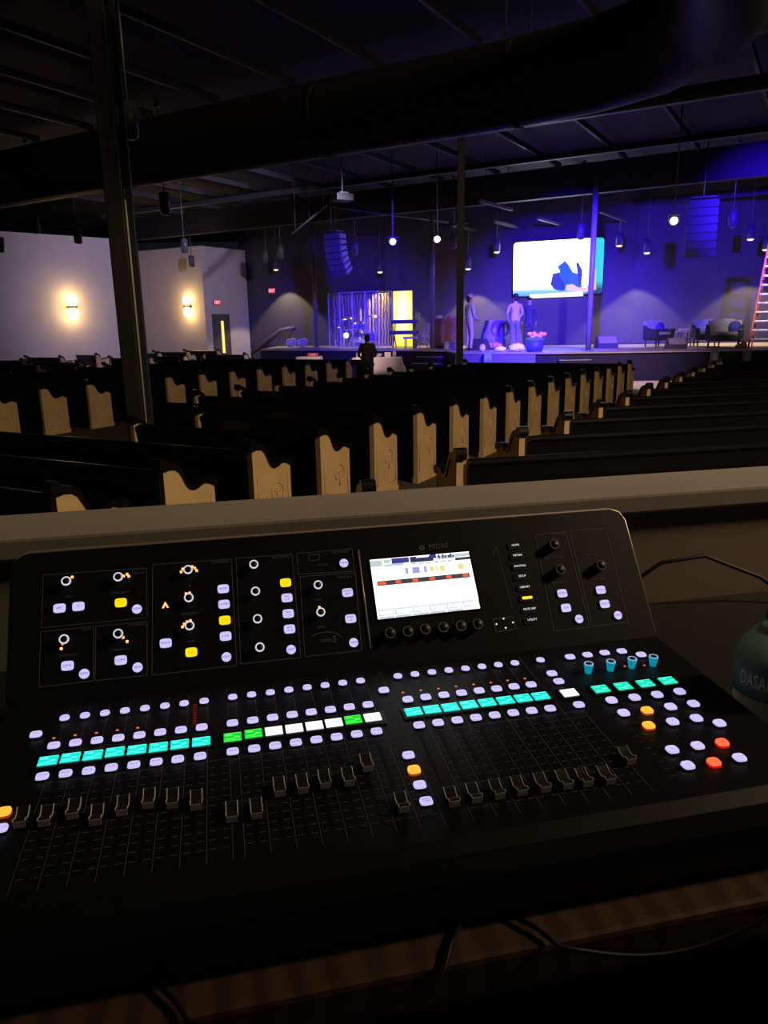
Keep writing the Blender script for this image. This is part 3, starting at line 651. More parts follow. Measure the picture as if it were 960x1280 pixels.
for (x, y), kx in LCD:
    p = LPX(x, y, 0.002); us.append(p)
    if kx not in SC:
        q = MB(); ma, mb, lb = lc[kx]
        q.box((0, 0, 0), (0.0203, 0.0160, 0.0016), ma, None, 0.0004)
        for (cx, cy, wx, wy) in ((-0.004, 0.0035, 0.008, 0.0022), (0.005, -0.001, 0.006, 0.003), (-0.003, -0.004, 0.010, 0.0016), (0.0, 0.0072, 0.0196, 0.0006), (0, -0.0072, 0.0196, 0.0006)):
            q.box((cx, cy, 0.0009), (wx, wy, 0.0003), mb)
        SC[kx] = q.build('scribble_display', con); o = SC[kx]; o['label'] = lb + ' strip display'
    else: o = SC[kx].copy(); C.objects.link(o); o.parent = con
    o.matrix_local = ML(p)
for i0, i1 in ((0, 7), (8, 15), (16, 23), (24, 24), (25, 28)):
    ys = [-(us[i] - PJ).dot(-DL) for i in (i0, i1)]
    vv = [(us[i] - PJ).dot(DL) for i in range(i0, i1 + 1)]
    bezel(us[i0].x - 0.0145, us[i1].x + 0.0145, min(vv) - 0.0125, max(vv) + 0.0125)
# push encoders glowing cyan
EN = None
for x, y in ((736, 830), (763.7, 827), (790.5, 823.7), (817, 821)):
    if EN is None:
        q = MB(); q.lathe([(0.0044, 0), (0.0048, 0.004), (0.0064, 0.011), (0.0064, 0.013)], m_enc, None, 20); EN = q.build('push_encoder', con)
        q = MB(); q.ring(0.0046, 0.0062, 0.001, m_encr, Matrix.Translation((0, 0, 0.0131)), 24); er = q.build('light_ring', EN)
        q = MB(); q.lathe([(0.0045, 0.0128), (0.0045, 0.0138), (0.0, 0.014)], m_knob, None, 16); eb = q.build('encoder_cap', EN); o = EN
    else:
        o = EN.copy(); C.objects.link(o); o.parent = con
        for g in (er, eb): c2 = g.copy(); C.objects.link(c2); c2.parent = o
    o.matrix_local = ML(LPX(x, y, 0.013) - NL * 0.013)
# faders
FAD = [(24, 1030), (55, 1028), (90, 1019), (119, 1027), (152, 1015), (185, 1006), (215, 1006), (245, 1008), (290, 1023), (321, 1019), (350, 991), (379, 987), (407, 981), (437, 978), (460, 960), (505, 1011),
       (568, 1004), (596, 999), (625, 994), (653, 990), (682, 986), (710, 982), (735, 979), (763, 976), (789, 951)]
uslot = [groups[0][0] + k * groups[0][1] for k in range(8)] + [groups[1][0] + k * groups[1][1] for k in range(8)] + [groups[2][0] + k * groups[2][1] for k in range(8)] + [0.324]
FC = None; SLT = None
for i, (x, y) in enumerate(FAD):
    p = LPX(x, y, 0.006) - NL * 0.006; p.x = uslot[i] if abs(p.x - uslot[i]) < 0.004 else p.x
    if SLT is None:
        q = MB(); q.box((0, 0, 0.0002), (0.0036, 0.134, 0.0006), m_slot); SLT = q.build('fader_slot', con); s = SLT
    else: s = SLT.copy(); C.objects.link(s); s.parent = con
    s.matrix_local = ML(loc_lo(p.x, 0.236))
    if FC is None:
        Ppro = [(-0.001, 0.0015), (-0.001, 0.0098), (0.002, 0.0105), (0.005, 0.0080), (0.010, 0.0066), (0.015, 0.0080), (0.0195, 0.0108), (0.0215, 0.0098), (0.0215, 0.0015)]
        q = MB(); q.prism(Ppro, -0.0055, 0.0055, m_fcap); FC = q.build('fader_cap', con)
        q = MB()
        for s_ in (-1, 1):
            q.tube([(s_ * 0.0057, yy, zz) for yy, zz in Ppro[1:8]], 0.0007, m_fedge, 5)
        q.box((0, -0.0012, 0.0058), (0.0110, 0.0006, 0.0070), m_fedge)  # pale grey strip on the cap front, like the sides
        fe = q.build('cap_edging', FC); o = FC; fe['label'] = 'pale grey edging'
    else:
        o = FC.copy(); C.objects.link(o); o.parent = con; c2 = fe.copy(); C.objects.link(c2); c2.parent = o
    o.matrix_local = ML(p)


# ------------------------------------------------------------------ bottle and cables at the desk
m_pet = mat('bottle_plastic', (0.75, 0.85, 0.86), 0.08, trans=1.0, ior=1.25)
m_label = mat('bottle_label', (0.20, 0.30, 0.29), 0.5)
m_letter = mat('label_letters', (0.92, 0.88, 0.74), 0.5)
m_capg = mat('bottle_cap_green', (0.05, 0.22, 0.09), 0.45)
pb = at(966, 780, DZ + 0.215); pb = Vector((0, 0, 0))
d_ = ray(966, 850); q_ = CAM + d_ * (0.87 / d_.y); pb = Vector((q_.x, q_.y, DZ))
t = thing('water_bottle', 'clear plastic water bottle with a green cap standing right of the mixing console', 'bottle', pb, 0)
r_ = 0.0462
def zz(y): return atY(966, y, 0.87).z - DZ + 0.008
HB = zz(771)
b = MB(); b.lathe([(0.0, 0.0), (r_ * .8, 0.0), (r_ * .98, 0.008), (r_, zz(905)), (r_ * .93, zz(899)), (r_, zz(892)), (r_ * .94, zz(885)), (r_, zz(878)), (r_, zz(822)), (r_ * .95, zz(815)), (r_ * .84, zz(808)), (r_ * .68, zz(800)), (r_ * .48, zz(791)), (0.0135, zz(785)), (0.0135, HB - 0.002), (0.0, HB)], m_pet, None, 32); b.build('bottle_body', t)
b = MB(); b.lathe([(r_ + .0006, zz(868)), (r_ + .0006, zz(828))], m_label, None, 40)
def curved(txt, size, xs_, z, ang, m):
    vs, fs = text_geo(txt)
    b.add([((r_ + .0012) * sin(ang + v[0] * size * xs_ / r_), -(r_ + .0012) * cos(ang + v[0] * size * xs_ / r_), z + v[1] * size) for v in vs], fs, m)
curved('DASANI', 0.026, 0.52, zz(847), R(-50), m_letter)
b.build('label', t)
b = MB(); b.lathe([(0.0155, HB - 0.013), (0.0158, HB - 0.002), (0.0145, HB + 0.002), (0.0, HB + 0.003)], m_capg, None, 28)
for i in range(24):
    a = 2 * PI * i / 24; b.box((0.0158 * cos(a), 0.0158 * sin(a), HB - 0.007), (0.0014, 0.0014, 0.010), m_capg)
b.build('bottle_cap', t)
b = MB(); P = [B3 @ Vector((x, y, z)) for x, y, z in ((0.74, wl - 0.02, DZ + 0.006), (0.78, wl - 0.015, DZ + 0.05), (0.84, wl - 0.02, DZ + 0.09), (0.93, wl - 0.03, DZ + 0.10), (1.05, wl - 0.05, DZ + 0.05), (1.1, wl - 0.08, DZ + 0.008))]
b.tube(P, 0.004, m_cable, 8); tag(b.build('cable'), 'thin black cable arching against the booth wall behind the water bottle', 'cable')
for i, (x0, x1, lab) in enumerate(((-0.06, 0.16, 'thin black cable drooping over the desk edge below the middle of the console'), (0.27, 0.52, 'thin black cable drooping over the desk edge below the right of the console'))):
    b = MB(); P = []
    for k in range(13):
        s = k / 12; P.append(B3 @ Vector((x0 + (x1 - x0) * s, DF - 0.010 - 0.004 * sin(PI * s), DZ + 0.004 - 0.030 * sin(PI * s))))
    P = [B3 @ Vector((x0 - 0.03, DF + 0.035, DZ + 0.0062)), B3 @ Vector((x0 - 0.012, DF + 0.012, DZ + 0.0064))] + P + [B3 @ Vector((x1 + 0.012, DF + 0.012, DZ + 0.0064)), B3 @ Vector((x1 + 0.03, DF + 0.035, DZ + 0.0062))]
    b.tube(P, 0.0025, m_cable, 6); tag(b.build('cable'), lab, 'cable', 'cables on the desk edge')

# ------------------------------------------------------------------ wall fittings
def onwall(x, y, p, q, off=0.0):
    d = (q - p); d.z = 0; d.normalize(); nn = Vector((d.y, -d.x, 0)); P0 = Vector((p.x, p.y, 0)) + nn * off
    r = ray(x, y); t = (P0 - CAM).dot(nn) / r.dot(nn); return CAM + r * t, d, nn
for (x, y), (p, q), lab in (((88, 384), (WA0, WA1), 'up and down wall sconce glowing amber on the white wall left of the black column'), ((237.5, 383), (WB0, WB1), 'up and down wall sconce glowing amber between the black column and the grey door')):
    P, d, nn = onwall(x, y, p, q)
    t = thing('wall_sconce', lab, 'wall light', P, math.atan2(d.y, d.x), 'wall sconces')
    b = MB(); b.box((0, -0.03, 0), (0.16, 0.06, 0.5), m_brass, None, 0.01); b.build('back_plate', t)
    b = MB(); b.box((0, -0.16, 0), (0.42, 0.2, 0.07), m_brass, None, 0.01); b.build('middle_band', t)
    for s in (1, -1):
        b = MB(); b.lathe([(0.16, 0.05), (0.25, 0.16), (0.27, 0.30), (0.2, 0.44), (0.08, 0.52), (0.0, 0.54)], m_sconce, Matrix.Translation((0, -0.2, 0)) @ Matrix.Diagonal((0.85, 0.6, s, 1)), 16); b.build('glass_shade', t)
    for s in (1, -1):
        l = bpy.data.lights.new('sconce_bulb', 'POINT'); l.energy = 22; l.color = (1, 0.60, 0.20); l.shadow_soft_size = 0.1
        o = bpy.data.objects.new('sconce_bulb', l); C.objects.link(o); o.parent = t; o.location = (0, -0.55, s * 0.45)
def exit_sign(x, y, p, q, lab):
    P, d, nn = onwall(x, y, p, q)
    t = thing('exit_sign', lab, 'sign', P, math.atan2(d.y, d.x), 'exit signs')
    b = MB(); b.box((0, -0.04, 0), (0.42, 0.08, 0.26), m_exitbox, None, 0.008); b.build('housing', t)
    b = MB(); b.box((0, -0.083, 0), (0.39, 0.006, 0.23), m_exit); b.build('lit_face', t)
    b = MB(); b.text('EXIT', 0.2, m_dotw, Matrix.Translation((0, -0.088, 0)) @ Matrix.Rotation(PI / 2, 4, 'X')); b.build('lettering', t)
exit_sign(270, 378, WB1, WB2, 'red lit exit sign on the white wall above the grey door')
exit_sign(341, 363.5, BA, BB, 'red lit exit sign on the dark back wall above the handrail')
P, d, nn = onwall(275, 394, WB1, WB2); zt = P.z
Pl, _, _ = onwall(265, 394, WB1, WB2); Pr, _, _ = onwall(284, 394, WB1, WB2); wd = (Pr - Pl).length
t = thing('door_1', 'grey door with a tall narrow lit pane in the white corner wall', 'door', (P.x, P.y, 0), math.atan2(d.y, d.x)); t['kind'] = 'structure'
b = MB()
for s in (-1, 1): b.box((s * wd / 2, -0.03, zt / 2), (0.1, 0.1, zt), m_door)
b.box((0, -0.03, zt), (wd + .1, 0.1, 0.1), m_door); b.build('door_frame', t)
b = MB(); b.box((0, -0.03, zt / 2), (wd - .1, 0.05, zt - 0.05), m_door); b.build('door_leaf', t)
b = MB(); b.box((0.06, -0.06, zt - 1.15), (0.17, 0.02, 1.75), m_doorlit); b.build('door_pane', t)
b = MB(); b.tube([(0.32, -0.06, 1.0), (0.32, -0.12, 1.0), (0.2, -0.12, 1.0)], 0.015, m_pale, 6); b.build('door_handle', t)

# ------------------------------------------------------------------ pendants, spotlights, rigging
def wallpos(x, y, p, q, off): return onwall(x, y, p, q, off)[0]
PEN = [  # x, y of the can's lower rim, position, lit, label
    (345, 337, wallpos(345, 337, BA, BB, 1.0), 1, 'lit can pendant above the handrail at the back wall'),
    (475, 340, wallpos(475, 340, BA, BB, 1.0), 1, 'lit can pendant at the back wall above the drum screen'),
    (570.5, 333, wallpos(585, 336, BA, BB, 1.0), 1, 'lit can pendant at the back wall half behind the slim black column'),
    (808.5, 316, wallpos(808.5, 316, BC, BD, 1.25), 1, 'lit can pendant at the back wall above the left armchair'),
    (957, 312, wallpos(957, 312, BC, BD, 1.25), 1, 'lit can pendant at the back wall beside the ladder top'),
    (516, 328, at(516, 328, 4.7), 1, 'lit can pendant between the drum screen and the stage pole beside the yellow panel'),
    (621, 315, at(621, 315, 4.7), 1, 'lit can pendant just left of the big screen'),
    (774, 307, at(774, 307, 4.7), 1, 'lit can pendant just right of the big screen'),
    (938, 299, at(938, 299, 4.7), 1, 'lit can pendant between the right loudspeaker array and the ladder'),
    (333, 327, at(333, 327, 4.7), 0, 'blue lit unlit can pendant left of the first stage pole'),
    (444, 318, at(444, 318, 4.7), 0, 'blue lit unlit can pendant just right of the left loudspeaker array'),
    (570, 309, at(567.5, 309, 4.7), 0, 'blue lit unlit can pendant peeking left of the slim black column'),
    (726, 298, at(726, 298, 4.7), 0, 'blue lit unlit can pendant hanging over the top edge of the big screen'),
    (915, 283, at(915, 283, 4.7), 0, 'blue lit unlit can pendant right of the right loudspeaker array'),
    (98, 303, at(98, 303, 4.7), 0, 'black can pendant against the top of the long white wall'),
    (2, 314, at(2, 314, 4.7), 0, 'black can pendant at the far left edge against the white wall'),
    (231, 315, at(231, 315, 4.7), 0, 'black can pendant on the white wall above the second sconce, higher of the pair'),
    (240, 333, at(240, 333, 4.7), 0, 'black can pendant on the white wall above the second sconce, lower of the pair'),
    (351, 322, at(351, 322, 4.7), 0, 'black can pendant hanging above the lit one over the handrail'),
    (207, 266, at(207, 266, 4.7), 0, 'black can pendant in the dark right of the wide black column'),
    (45, 290, at(45, 290, 4.7), 0, 'black can pendant in the dark ceiling at the far left'),
    (163, 170, at(163, 170, 4.7), 0, 'black can pendant high in the dark just right of the wide black column'),
]
PP = None
m_rod = mat('pendant_rod', (0.16, 0.16, 0.17), 0.4, metal=0.3)
for x, y, P, lit, lab in PEN:
    if lit:
        t = thing('pendant_light', lab, 'pendant light', P, 0, 'can pendants under the ceiling')
        src = t
    else: t = thing('pendant_light', lab, 'pendant light', P, 0, 'can pendants under the ceiling')
    hgt = 7.15 - P.z
    b = MB(); b.lathe([(0.0, 0.03), (0.122, 0.03), (0.122, 0.0), (0.132, 0.0), (0.132, 0.46), (0.10, 0.48), (0.02, 0.49)], m_can, None, 20); b.build('can_shade', t)
    b = MB(); b.lathe([(0.0, -0.055), (0.06, -0.05), (0.10, -0.03), (0.119, 0.0), (0.119, 0.026)], m_lenson if lit else m_lensoff, None, 20); b.build('lens', t)
    b = MB(); b.lathe([(0.014, 0.48), (0.014, hgt)], m_rod, None, 8); b.build('rod', t)
    b = MB(); b.lathe([(0.07, hgt - 0.03), (0.07, hgt + 0.04)], m_can, None, 12); b.build('canopy', t)
    if lit:
        l = spot('downlight', (0, 0, 0), (0, 0, -1), (420 if 'back wall' in lab else 800 if 'ladder' in lab else 260), (1.0, 0.76, 0.44), (94 if 'back wall' in lab else 74), 0.2, 0.06)
        l.parent = t; l.location = (0, 0, -0.08); l.rotation_euler = (0, 0, 0)
for x, y, Yd, lab in ((491, 302, 25.5, 'bright white spotlight left of the middle stage pole'), (546.5, 299, 25.0, 'bright white spotlight beside the top of the middle stage pole'), (842.5, 276, 21.0, 'bright white spotlight left of the right loudspeaker array')):
    P = atY(x, y, Yd); dv = (CAM - P).normalized(); dv = (dv + Vector((0, 0, -0.25))).normalized()
    t = thing('spotlight', lab, 'stage light', P, 0, 'bright spotlights facing the hall')
    Q = frame((0, 0, 0), dv.cross(Vector((0, 0, 1))), dv)
    b = MB(Q); b.lathe([(0.0, -0.32), (0.08, -0.30), (0.10, -0.1), (0.13, 0.0), (0.13, 0.02), (0.118, 0.02), (0.11, 0.0)], m_can, None, 20); b.build('lamp_body', t)
    b = MB(Q); b.lathe([(0.095, 0.006), (0.07, 0.016), (0.0, 0.02)], m_hot, None, 20); b.build('lens', t)
    b = MB(); b.tube([(0, 0, 0.14), (0, 0, 7.22 - P.z)], 0.02, m_rod, 8); b.tube([(-0.15, 0, 0.0), (-0.15, 0, 0.14), (0.15, 0, 0.14), (0.15, 0, 0.0)], 0.012, m_can, 6); b.build('yoke', t)
m_box = mat('speaker_black', (0.12, 0.12, 0.13), 0.5, noise=0.15, nscale=12)
m_box2 = mat('array_front_black', (0.13, 0.13, 0.14), 0.6)
m_sidelit = mat('array_side_lit', (0.30, 0.30, 0.31), 0.5, noise=0.8, nscale=14)  # for the cabinet sides: whitish light put into a paler colour
def line_array(P, facing, nbox, wid, lab, tilt0, dt, mg):
    t = thing('line_array_speaker', lab, 'loudspeaker', P, math.atan2(facing[1], facing[0]) + PI / 2, 'hanging loudspeaker arrays')
    z = 0; y = 0
    b = MB(); b.box((0, 0.1, 0.05), (wid * .9, 0.5, 0.05), m_can, None, 0.005)
    b.tube([(0, 0.0, 0.06), (0, 0.0, 7.22 - P.z)], 0.02, m_rod, 6); b.tube([(0, 0.3, 0.06), (0, 0.3, 7.22 - P.z)], 0.012, m_rod, 6); b.build('flying_frame', t)
    for k in range(nbox):
        a = R(tilt0 + dt * k); Q = Matrix.Translation((0, y, z)) @ Matrix.Rotation(a, 4, 'X')
        b = MB(Q); b.prism([(-0.02, -0.01), (0.46, -0.04), (0.46, -0.185), (-0.02, -0.225)], -wid / 2, wid / 2, m_box)
        for s_ in (-1, 1): b.prism([(0.03, -0.035), (0.40, -0.06), (0.40, -0.165), (0.03, -0.195)], s_ * (wid / 2 + .008) - .008, s_ * (wid / 2 + .008) + .008, m_sidelit)
        o = b.build('cabinet', t)
        b = MB(Q)
        b.box((0, -0.026, -0.1175), (wid * .96, 0.012, 0.20), mg)
        if mg is m_sidelit:
            for j in range(5): b.box(((j - 2) * wid * .19, -0.034, -0.1175), (0.03, 0.008, 0.2), m_box)
        b.build('grille', o)
        y += 0.24 * sin(a); z -= 0.24 * cos(a)
P = atY(414, 291, 30.0); line_array(P, (-0.55, -0.83), 7, 0.74, 'curved line array of seven loudspeaker boxes hanging left above the first stage pole', 0, 6, m_box2)
P = atY(880, 249, 24.0); line_array(P, (-0.35, -0.94), 7, 0.84, 'tall blue lit line array of loudspeaker boxes hanging over the right of the platform', 0, 1.5, m_box2)
for (p, q, lab) in ((atY(365, 292, 27), atY(409, 256, 27), 'slanting steel rigging pipe above the first stage pole'), (atY(413, 259, 27), atY(560, 278, 31), 'long horizontal steel rigging pipe over the platform left of the big screen'), (atY(546, 284, 28.2), atY(585, 278, 28.2), 'short steel rigging pipe joining the top of the middle stage pole')):
    b = MB(); b.tube([p, q], 0.035, m_steel, 8)
    for f in (.1, .5, .9): g = p.lerp(q, f); b.tube([g, Vector((g.x, g.y, 7.195))], 0.01, m_steel, 5)
    tag(b.build('rigging_pipe'), lab, 'pipe', 'rigging pipes under the ceiling')
P = atY(428, 247, 24)
t = thing('projector', 'dark projector on a ceiling bracket left of centre above the pews', 'projector', P, R(25))
m_prj = mat('projector_black', (0.012, 0.012, 0.013), 0.6)
b = MB(); b.box((0, 0, 0), (0.55, 0.5, 0.2), m_prj, None, 0.02); b.build('projector_body', t)
b = MB(); b.lathe([(0.06, 0), (0.06, 0.08)], m_can, Matrix.Translation((0.12, 0.25, 0)) @ Matrix.Rotation(-PI / 2, 4, 'X'), 12); b.build('lens', t)
b = MB(); b.tube([(0, 0, 0.1), (0, 0, 7.19 - P.z)], 0.025, m_rod, 8); b.box((0, 0, 0.13), (0.3, 0.3, 0.03), m_can); b.build('bracket', t)

# ------------------------------------------------------------------ platform
ZS = 0.92
SF = [(-5.3, 33.2), (2.35, 27.9), (2.5, 25.3), (5.4, 24.0), (12.5, 23.6), (23.9, 23.4)]
poly = SF + [(23.9, 31.3), (10.4, 31.5), (4.6, 33.5), (-5.3, 39.9)]
b = MB(); b.prism([(x, y) for x, y in poly], 0.0, ZS - 0.04, m_stagefr, 'z'); st = b.build('floor_stage_base'); struct(st)
m_thrust = mat('thrust_front_lit', (0.16, 0.15, 0.2), 0.6)  # added panel, coloured lighter where blue light makes the front bright
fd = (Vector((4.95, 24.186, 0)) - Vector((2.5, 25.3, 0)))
bb = MB(frame((2.5, 25.3, 0), fd, (0, 0, 1))); bb.box((fd.length / 2, -0.035, 0.43), (fd.length, 0.06, 0.86), m_thrust, None, 0.01); struct(bb.build('trim_stage_front_lit'))
b = MB()
b.prism([(x + (0.0 if i > 5 else -0.0), y - (0.08 if i < 6 else 0)) for i, (x, y) in enumerate(poly)], ZS - 0.039, ZS, m_stagefl, 'z'); struct(b.build('floor_stage'))
m_front = mat('front_floor', (0.66, 0.58, 0.52), 0.5, noise=0.12, nscale=3)
b = MB()
o_ = Vector((2.65, 10.9, 0))
ps = [o_ + AD * 6.0 - AP * 0.5, o_ + AD * 6.0 + AP * 0.5, o_ + AD * 10.5 + AP * 0.55, Vector((23, 21.5, 0)), Vector((23, 23.2, 0)), Vector((5.5, 23.8, 0)), Vector((2.6, 25.0, 0)), Vector((2.0, 25.0, 0)), o_ + AD * 10.6 - AP * 0.5]
b.prism([(p.x, p.y) for p in ps], 0.0, 0.012, m_front, 'z'); struct(b.build('floor_front'))
for x, y, lab in ((396, 434, 'slim grey stage pole left of the drum screen'), (540.5, 436, 'slim grey stage pole between the yellow panel and the slim black column'), (735, 438, 'slim grey stage pole crossing the right part of the big screen')):
    P = at(x, y, ZS); t = thing('stage_pole', lab, 'pole', P, 0, 'stage poles')
    rr = 0.09
    b = MB(); b.lathe([(rr, 0.0), (rr, 6.35 - ZS)], m_pole, None, 20); b.build('shaft', t)
    b = MB(); b.box((0, 0, 0.012), (0.34, 0.34, 0.024), m_can, None, 0.004); b.build('base_plate', t)
# steps
def steps(P, rz, wd, n, lab):
    t = thing('platform_steps', lab, 'steps', P, rz, 'steps up to the platform')
    for k in range(n):
        b = MB(); hz = ZS * (k + 1) / (n + 1)
        b.box((0, 0.3 * k + 0.15, hz / 2), (wd, 0.3, hz), m_stagefr); b.box((0, 0.3 * k + 0.02, hz + 0.008), (wd, 0.04, 0.016), m_pale); b.build('tread', t)
p_ = at(545, 447, 0.5)
steps(Vector((1.5, 27.3, 0)), -R(34.7), 1.3, 3, 'dark steps with pale edges up to the platform left of the slim black column')
steps(Vector((6.05, 23.0, 0)), -R(2), 1.0, 3, 'dark steps with pale edges up to the platform below the big screen')
# handrail at the left
m_rail = mat('rail_wood', (0.16, 0.13, 0.12), 0.5)
P0 = onwall(316, 440, BA, BB, 0.5)[0]; P1 = onwall(352, 413, BA, BB, 0.5)[0]; P2 = onwall(368, 410.5, BA, BB, 0.5)[0]
t = thing('handrail', 'dark handrail rising to the platform along the back wall at the left', 'handrail', (P0.x, P0.y, 0)); o0 = Vector((P0.x, P0.y, 0))
b = MB(); b.tube([P0 - o0, P1 - o0, P2 - o0], 0.12, m_rail, 10); b.build('rail', t)
for Pq in (P0.lerp(P1, 0.1), P0.lerp(P1, 0.6), P2.lerp(P1, 0.2)):
    b = MB(); b.tube([Vector((Pq.x, Pq.y, 0)) - o0, Pq - o0], 0.04, m_rail, 8); b.build('post', t)

# big screen
Sx = [(642, 303.5), (755.5, 296.5)]
d = (BC - BB).normalized(); nn = Vector((d.y, -d.x, 0))
def scr(x, y): return onwall(x, y, BB, BC, 0.25)[0]
TL, TR_, BL, BR = scr(642, 303.5), scr(756, 296.5), scr(641.5, 368.5), scr(752, 369)
cz = (TL.z + BL.z + TR_.z + BR.z) / 4; W_ = ((TR_ - TL).length + (BR - BL).length) / 2; H_ = ((TL.z - BL.z) + (TR_.z - BR.z)) / 2
cen = (TL + TR_ + BL + BR) / 4
t = thing('projection_screen', 'big bright screen on the back wall showing a person in blue', 'screen', cen, math.atan2(d.y, d.x))
roll = math.atan2(TR_.z - TL.z, W_)
Q = Matrix.Rotation(-roll, 4, 'Y') @ Matrix.Rotation(PI / 2, 4, 'X')
b = MB(Q); b.box((0, 0, -0.04), (W_ + .06, H_ + .06, 0.07), m_bez, None, 0.02); b.build('screen_frame', t)
def em(n, c, s=1.0): return mat(n, (0.03, 0.03, 0.03), 0.5, emit=c, es=s)
e_sky = em('picture_sky', (0.86, 0.97, 1.0), 2.6); e_teal = em('picture_teal', (0.03, 0.62, 0.72), 1.0); e_fade = em('picture_fade', (0.30, 0.60, 0.85), 1.2)
e_blue = em('picture_blue', (0.02, 0.13, 0.62), 1.0); e_blue2 = em('picture_dark_blue', (0.02, 0.05, 0.30), 1.0); e_skin = em('picture_skin', (0.85, 0.62, 0.55), 1.0); e_wt = em('picture_white', (1, 1, 1), 1.8); e_dk = em('picture_dark', (0.05, 0.05, 0.12), 1.0)
# the picture itself, graded by a node ramp across the panel
M_ = bpy.data.materials.new('picture_background'); M_.use_nodes = True; nt = M_.node_tree; bs = nt.nodes['Principled BSDF']
tc = nt.nodes.new('ShaderNodeTexCoord'); sp = nt.nodes.new('ShaderNodeSeparateXYZ'); nt.links.new(tc.outputs['Generated'], sp.inputs[0])
r1 = nt.nodes.new('ShaderNodeValToRGB'); el = r1.color_ramp.elements
el[0].position = 0.0; el[0].color = (0.015, 0.07, 0.15, 1); el[1].position = 0.24; el[1].color = (0.93, 1.0, 1.0, 1); e = el.new(0.10); e.color = (0.07, 0.16, 0.20, 1)
nt.links.new(sp.outputs['Z'], r1.inputs['Fac'])
r2 = nt.nodes.new('ShaderNodeValToRGB'); el = r2.color_ramp.elements
el[0].position = 0.80; el[0].color = (1, 1, 1, 1); el[1].position = 0.86; el[1].color = (0.008, 0.14, 0.17, 1); nt.links.new(sp.outputs['X'], r2.inputs['Fac'])
mx = nt.nodes.new('ShaderNodeMix'); mx.data_type = 'RGBA'; mx.blend_type = 'MULTIPLY'; mx.inputs['Factor'].default_value = 1
nt.links.new(r1.outputs['Color'], mx.inputs['A']); nt.links.new(r2.outputs['Color'], mx.inputs['B']); nt.links.new(mx.outputs['Result'], bs.inputs['Emission Color']); bs.inputs['Emission Strength'].default_value = 5.0
bs.inputs['Base Color'].default_value = (0.02, 0.02, 0.02, 1)
b = MB(Q); A = superell(W_ / 2, H_ / 2, 26, 48); b.add([(x, y, 0.0) for x, y in A], [tuple(range(48))], M_); b.build('lit_picture', t)
b = MB(Q)
def pp(x, y):      # photo point -> picture plane coords
    P = scr(x, y); v = Q.inverted() @ (Matrix.Rotation(-math.atan2(d.y, d.x), 4, 'Z') @ (P - cen)); return (v.x, v.y)
def patch(pts, m, h): b.add([(*pp(x, y), h) for x, y in pts], [tuple(range(len(pts)))], m)
patch([(688, 355), (691, 342), (700, 340), (697, 333), (706, 326), (710, 330), (716, 340), (722, 342), (727, 338), (727, 360), (700, 364), (692, 361)], e_blue, 0.004)
patch([(688, 356), (691, 343), (698, 342), (704, 352), (707, 362), (695, 362)], e_blue2, 0.006)
patch([(720, 328), (723, 328), (728, 338), (727, 352), (724, 358), (722, 342)], e_blue2, 0.006)
patch([(706, 362), (708, 356), (716, 355), (722, 359), (736, 360), (740, 345), (745, 335), (745, 362), (735, 365), (712, 364)], e_skin, 0.008)
b.build('picture_figure', t)
b = MB(Q); patch([(662, 373), (662, 368), (728, 364.5), (729, 370)], e_wt, 0.012); b.build('caption_bar', t)

# ------------------------------------------------------------------ band area
m_acr = mat('acrylic', (0.9, 0.9, 0.95), 0.05, trans=0.0, alpha=0.07, spec=0.8)
m_acre = mat('acrylic_edge', (0.62, 0.62, 0.68), 0.4)
YD = 35.6
def A_(x, y, Y): return atY(x, y, Y)
pts = [(410, 372, 33.9), (424, 371, 33.6), (440, 370.5, 33.2), (456, 370.5, 32.8), (472, 370.5, 32.6), (490, 370, 33.0)]
P0 = A_(450, 430, 33.2); t = thing('drum_shield', 'folding clear acrylic drum screen on the left of the platform', 'drum shield', (P0.x, P0.y, ZS))
O_ = Vector((P0.x, P0.y, ZS))
for i in range(5):
    p = A_(*pts[i]); q = A_(*pts[i + 1]); p = Vector((p.x, p.y, 0)) - Vector((O_.x, O_.y, 0)); q = Vector((q.x, q.y, 0)) - Vector((O_.x, O_.y, 0)); d2 = (q - p); L = d2.length
    b = MB(frame(p, d2, (0, 0, 1))); b.box((L / 2, 0, 1.18), (L - 0.03, 0.02, 2.3), m_acr)
    o = b.build('panel', t)
    b = MB(frame(p, d2, (0, 0, 1)))
    b.box((0.01, 0, 1.18), (0.03, 0.03, 2.34), m_acre); b.box((L - 0.01, 0, 1.18), (0.03, 0.03, 2.34), m_acre); b.box((L / 2, 0, 2.34), (L, 0.03, 0.03), m_acre); b.build('panel_edge', o)
m_drum = mat('drum_shell_blue', (0.10, 0.10, 0.5), 0.3); m_skinw = mat('drum_head', (0.20, 0.20, 0.55), 0.5); m_chrome = mat('chrome', (0.8, 0.8, 0.82), 0.2, metal=1.0); m_cym = mat('cymbal', (0.75, 0.6, 0.25), 0.3, metal=1.0)
P = A_(449, 431, 34.6); P.z = ZS
t = thing('drum_kit', 'blue lit drum kit behind the clear drum screen', 'drum kit', P, R(10))
def drum(nm, c, r, h, rot):
    b = MB(Matrix.Translation(c) @ rot)
    b.lathe([(r, 0), (r, h)], m_drum, None, 20); b.lathe([(r * 1.03, -0.01), (r * 1.03, 0.04)], m_chrome, None, 20); b.lathe([(r * 1.03, h - 0.04), (r * 1.03, h + 0.01)], m_chrome, None, 20)
    b.lathe([(0, h + 0.006), (r * .98, h + 0.005)], m_skinw, None, 20); b.lathe([(0, -.006), (r * .98, -0.005)], m_skinw, None, 20); b.build(nm, t)
RX = Matrix.Rotation(PI / 2, 4, 'X')
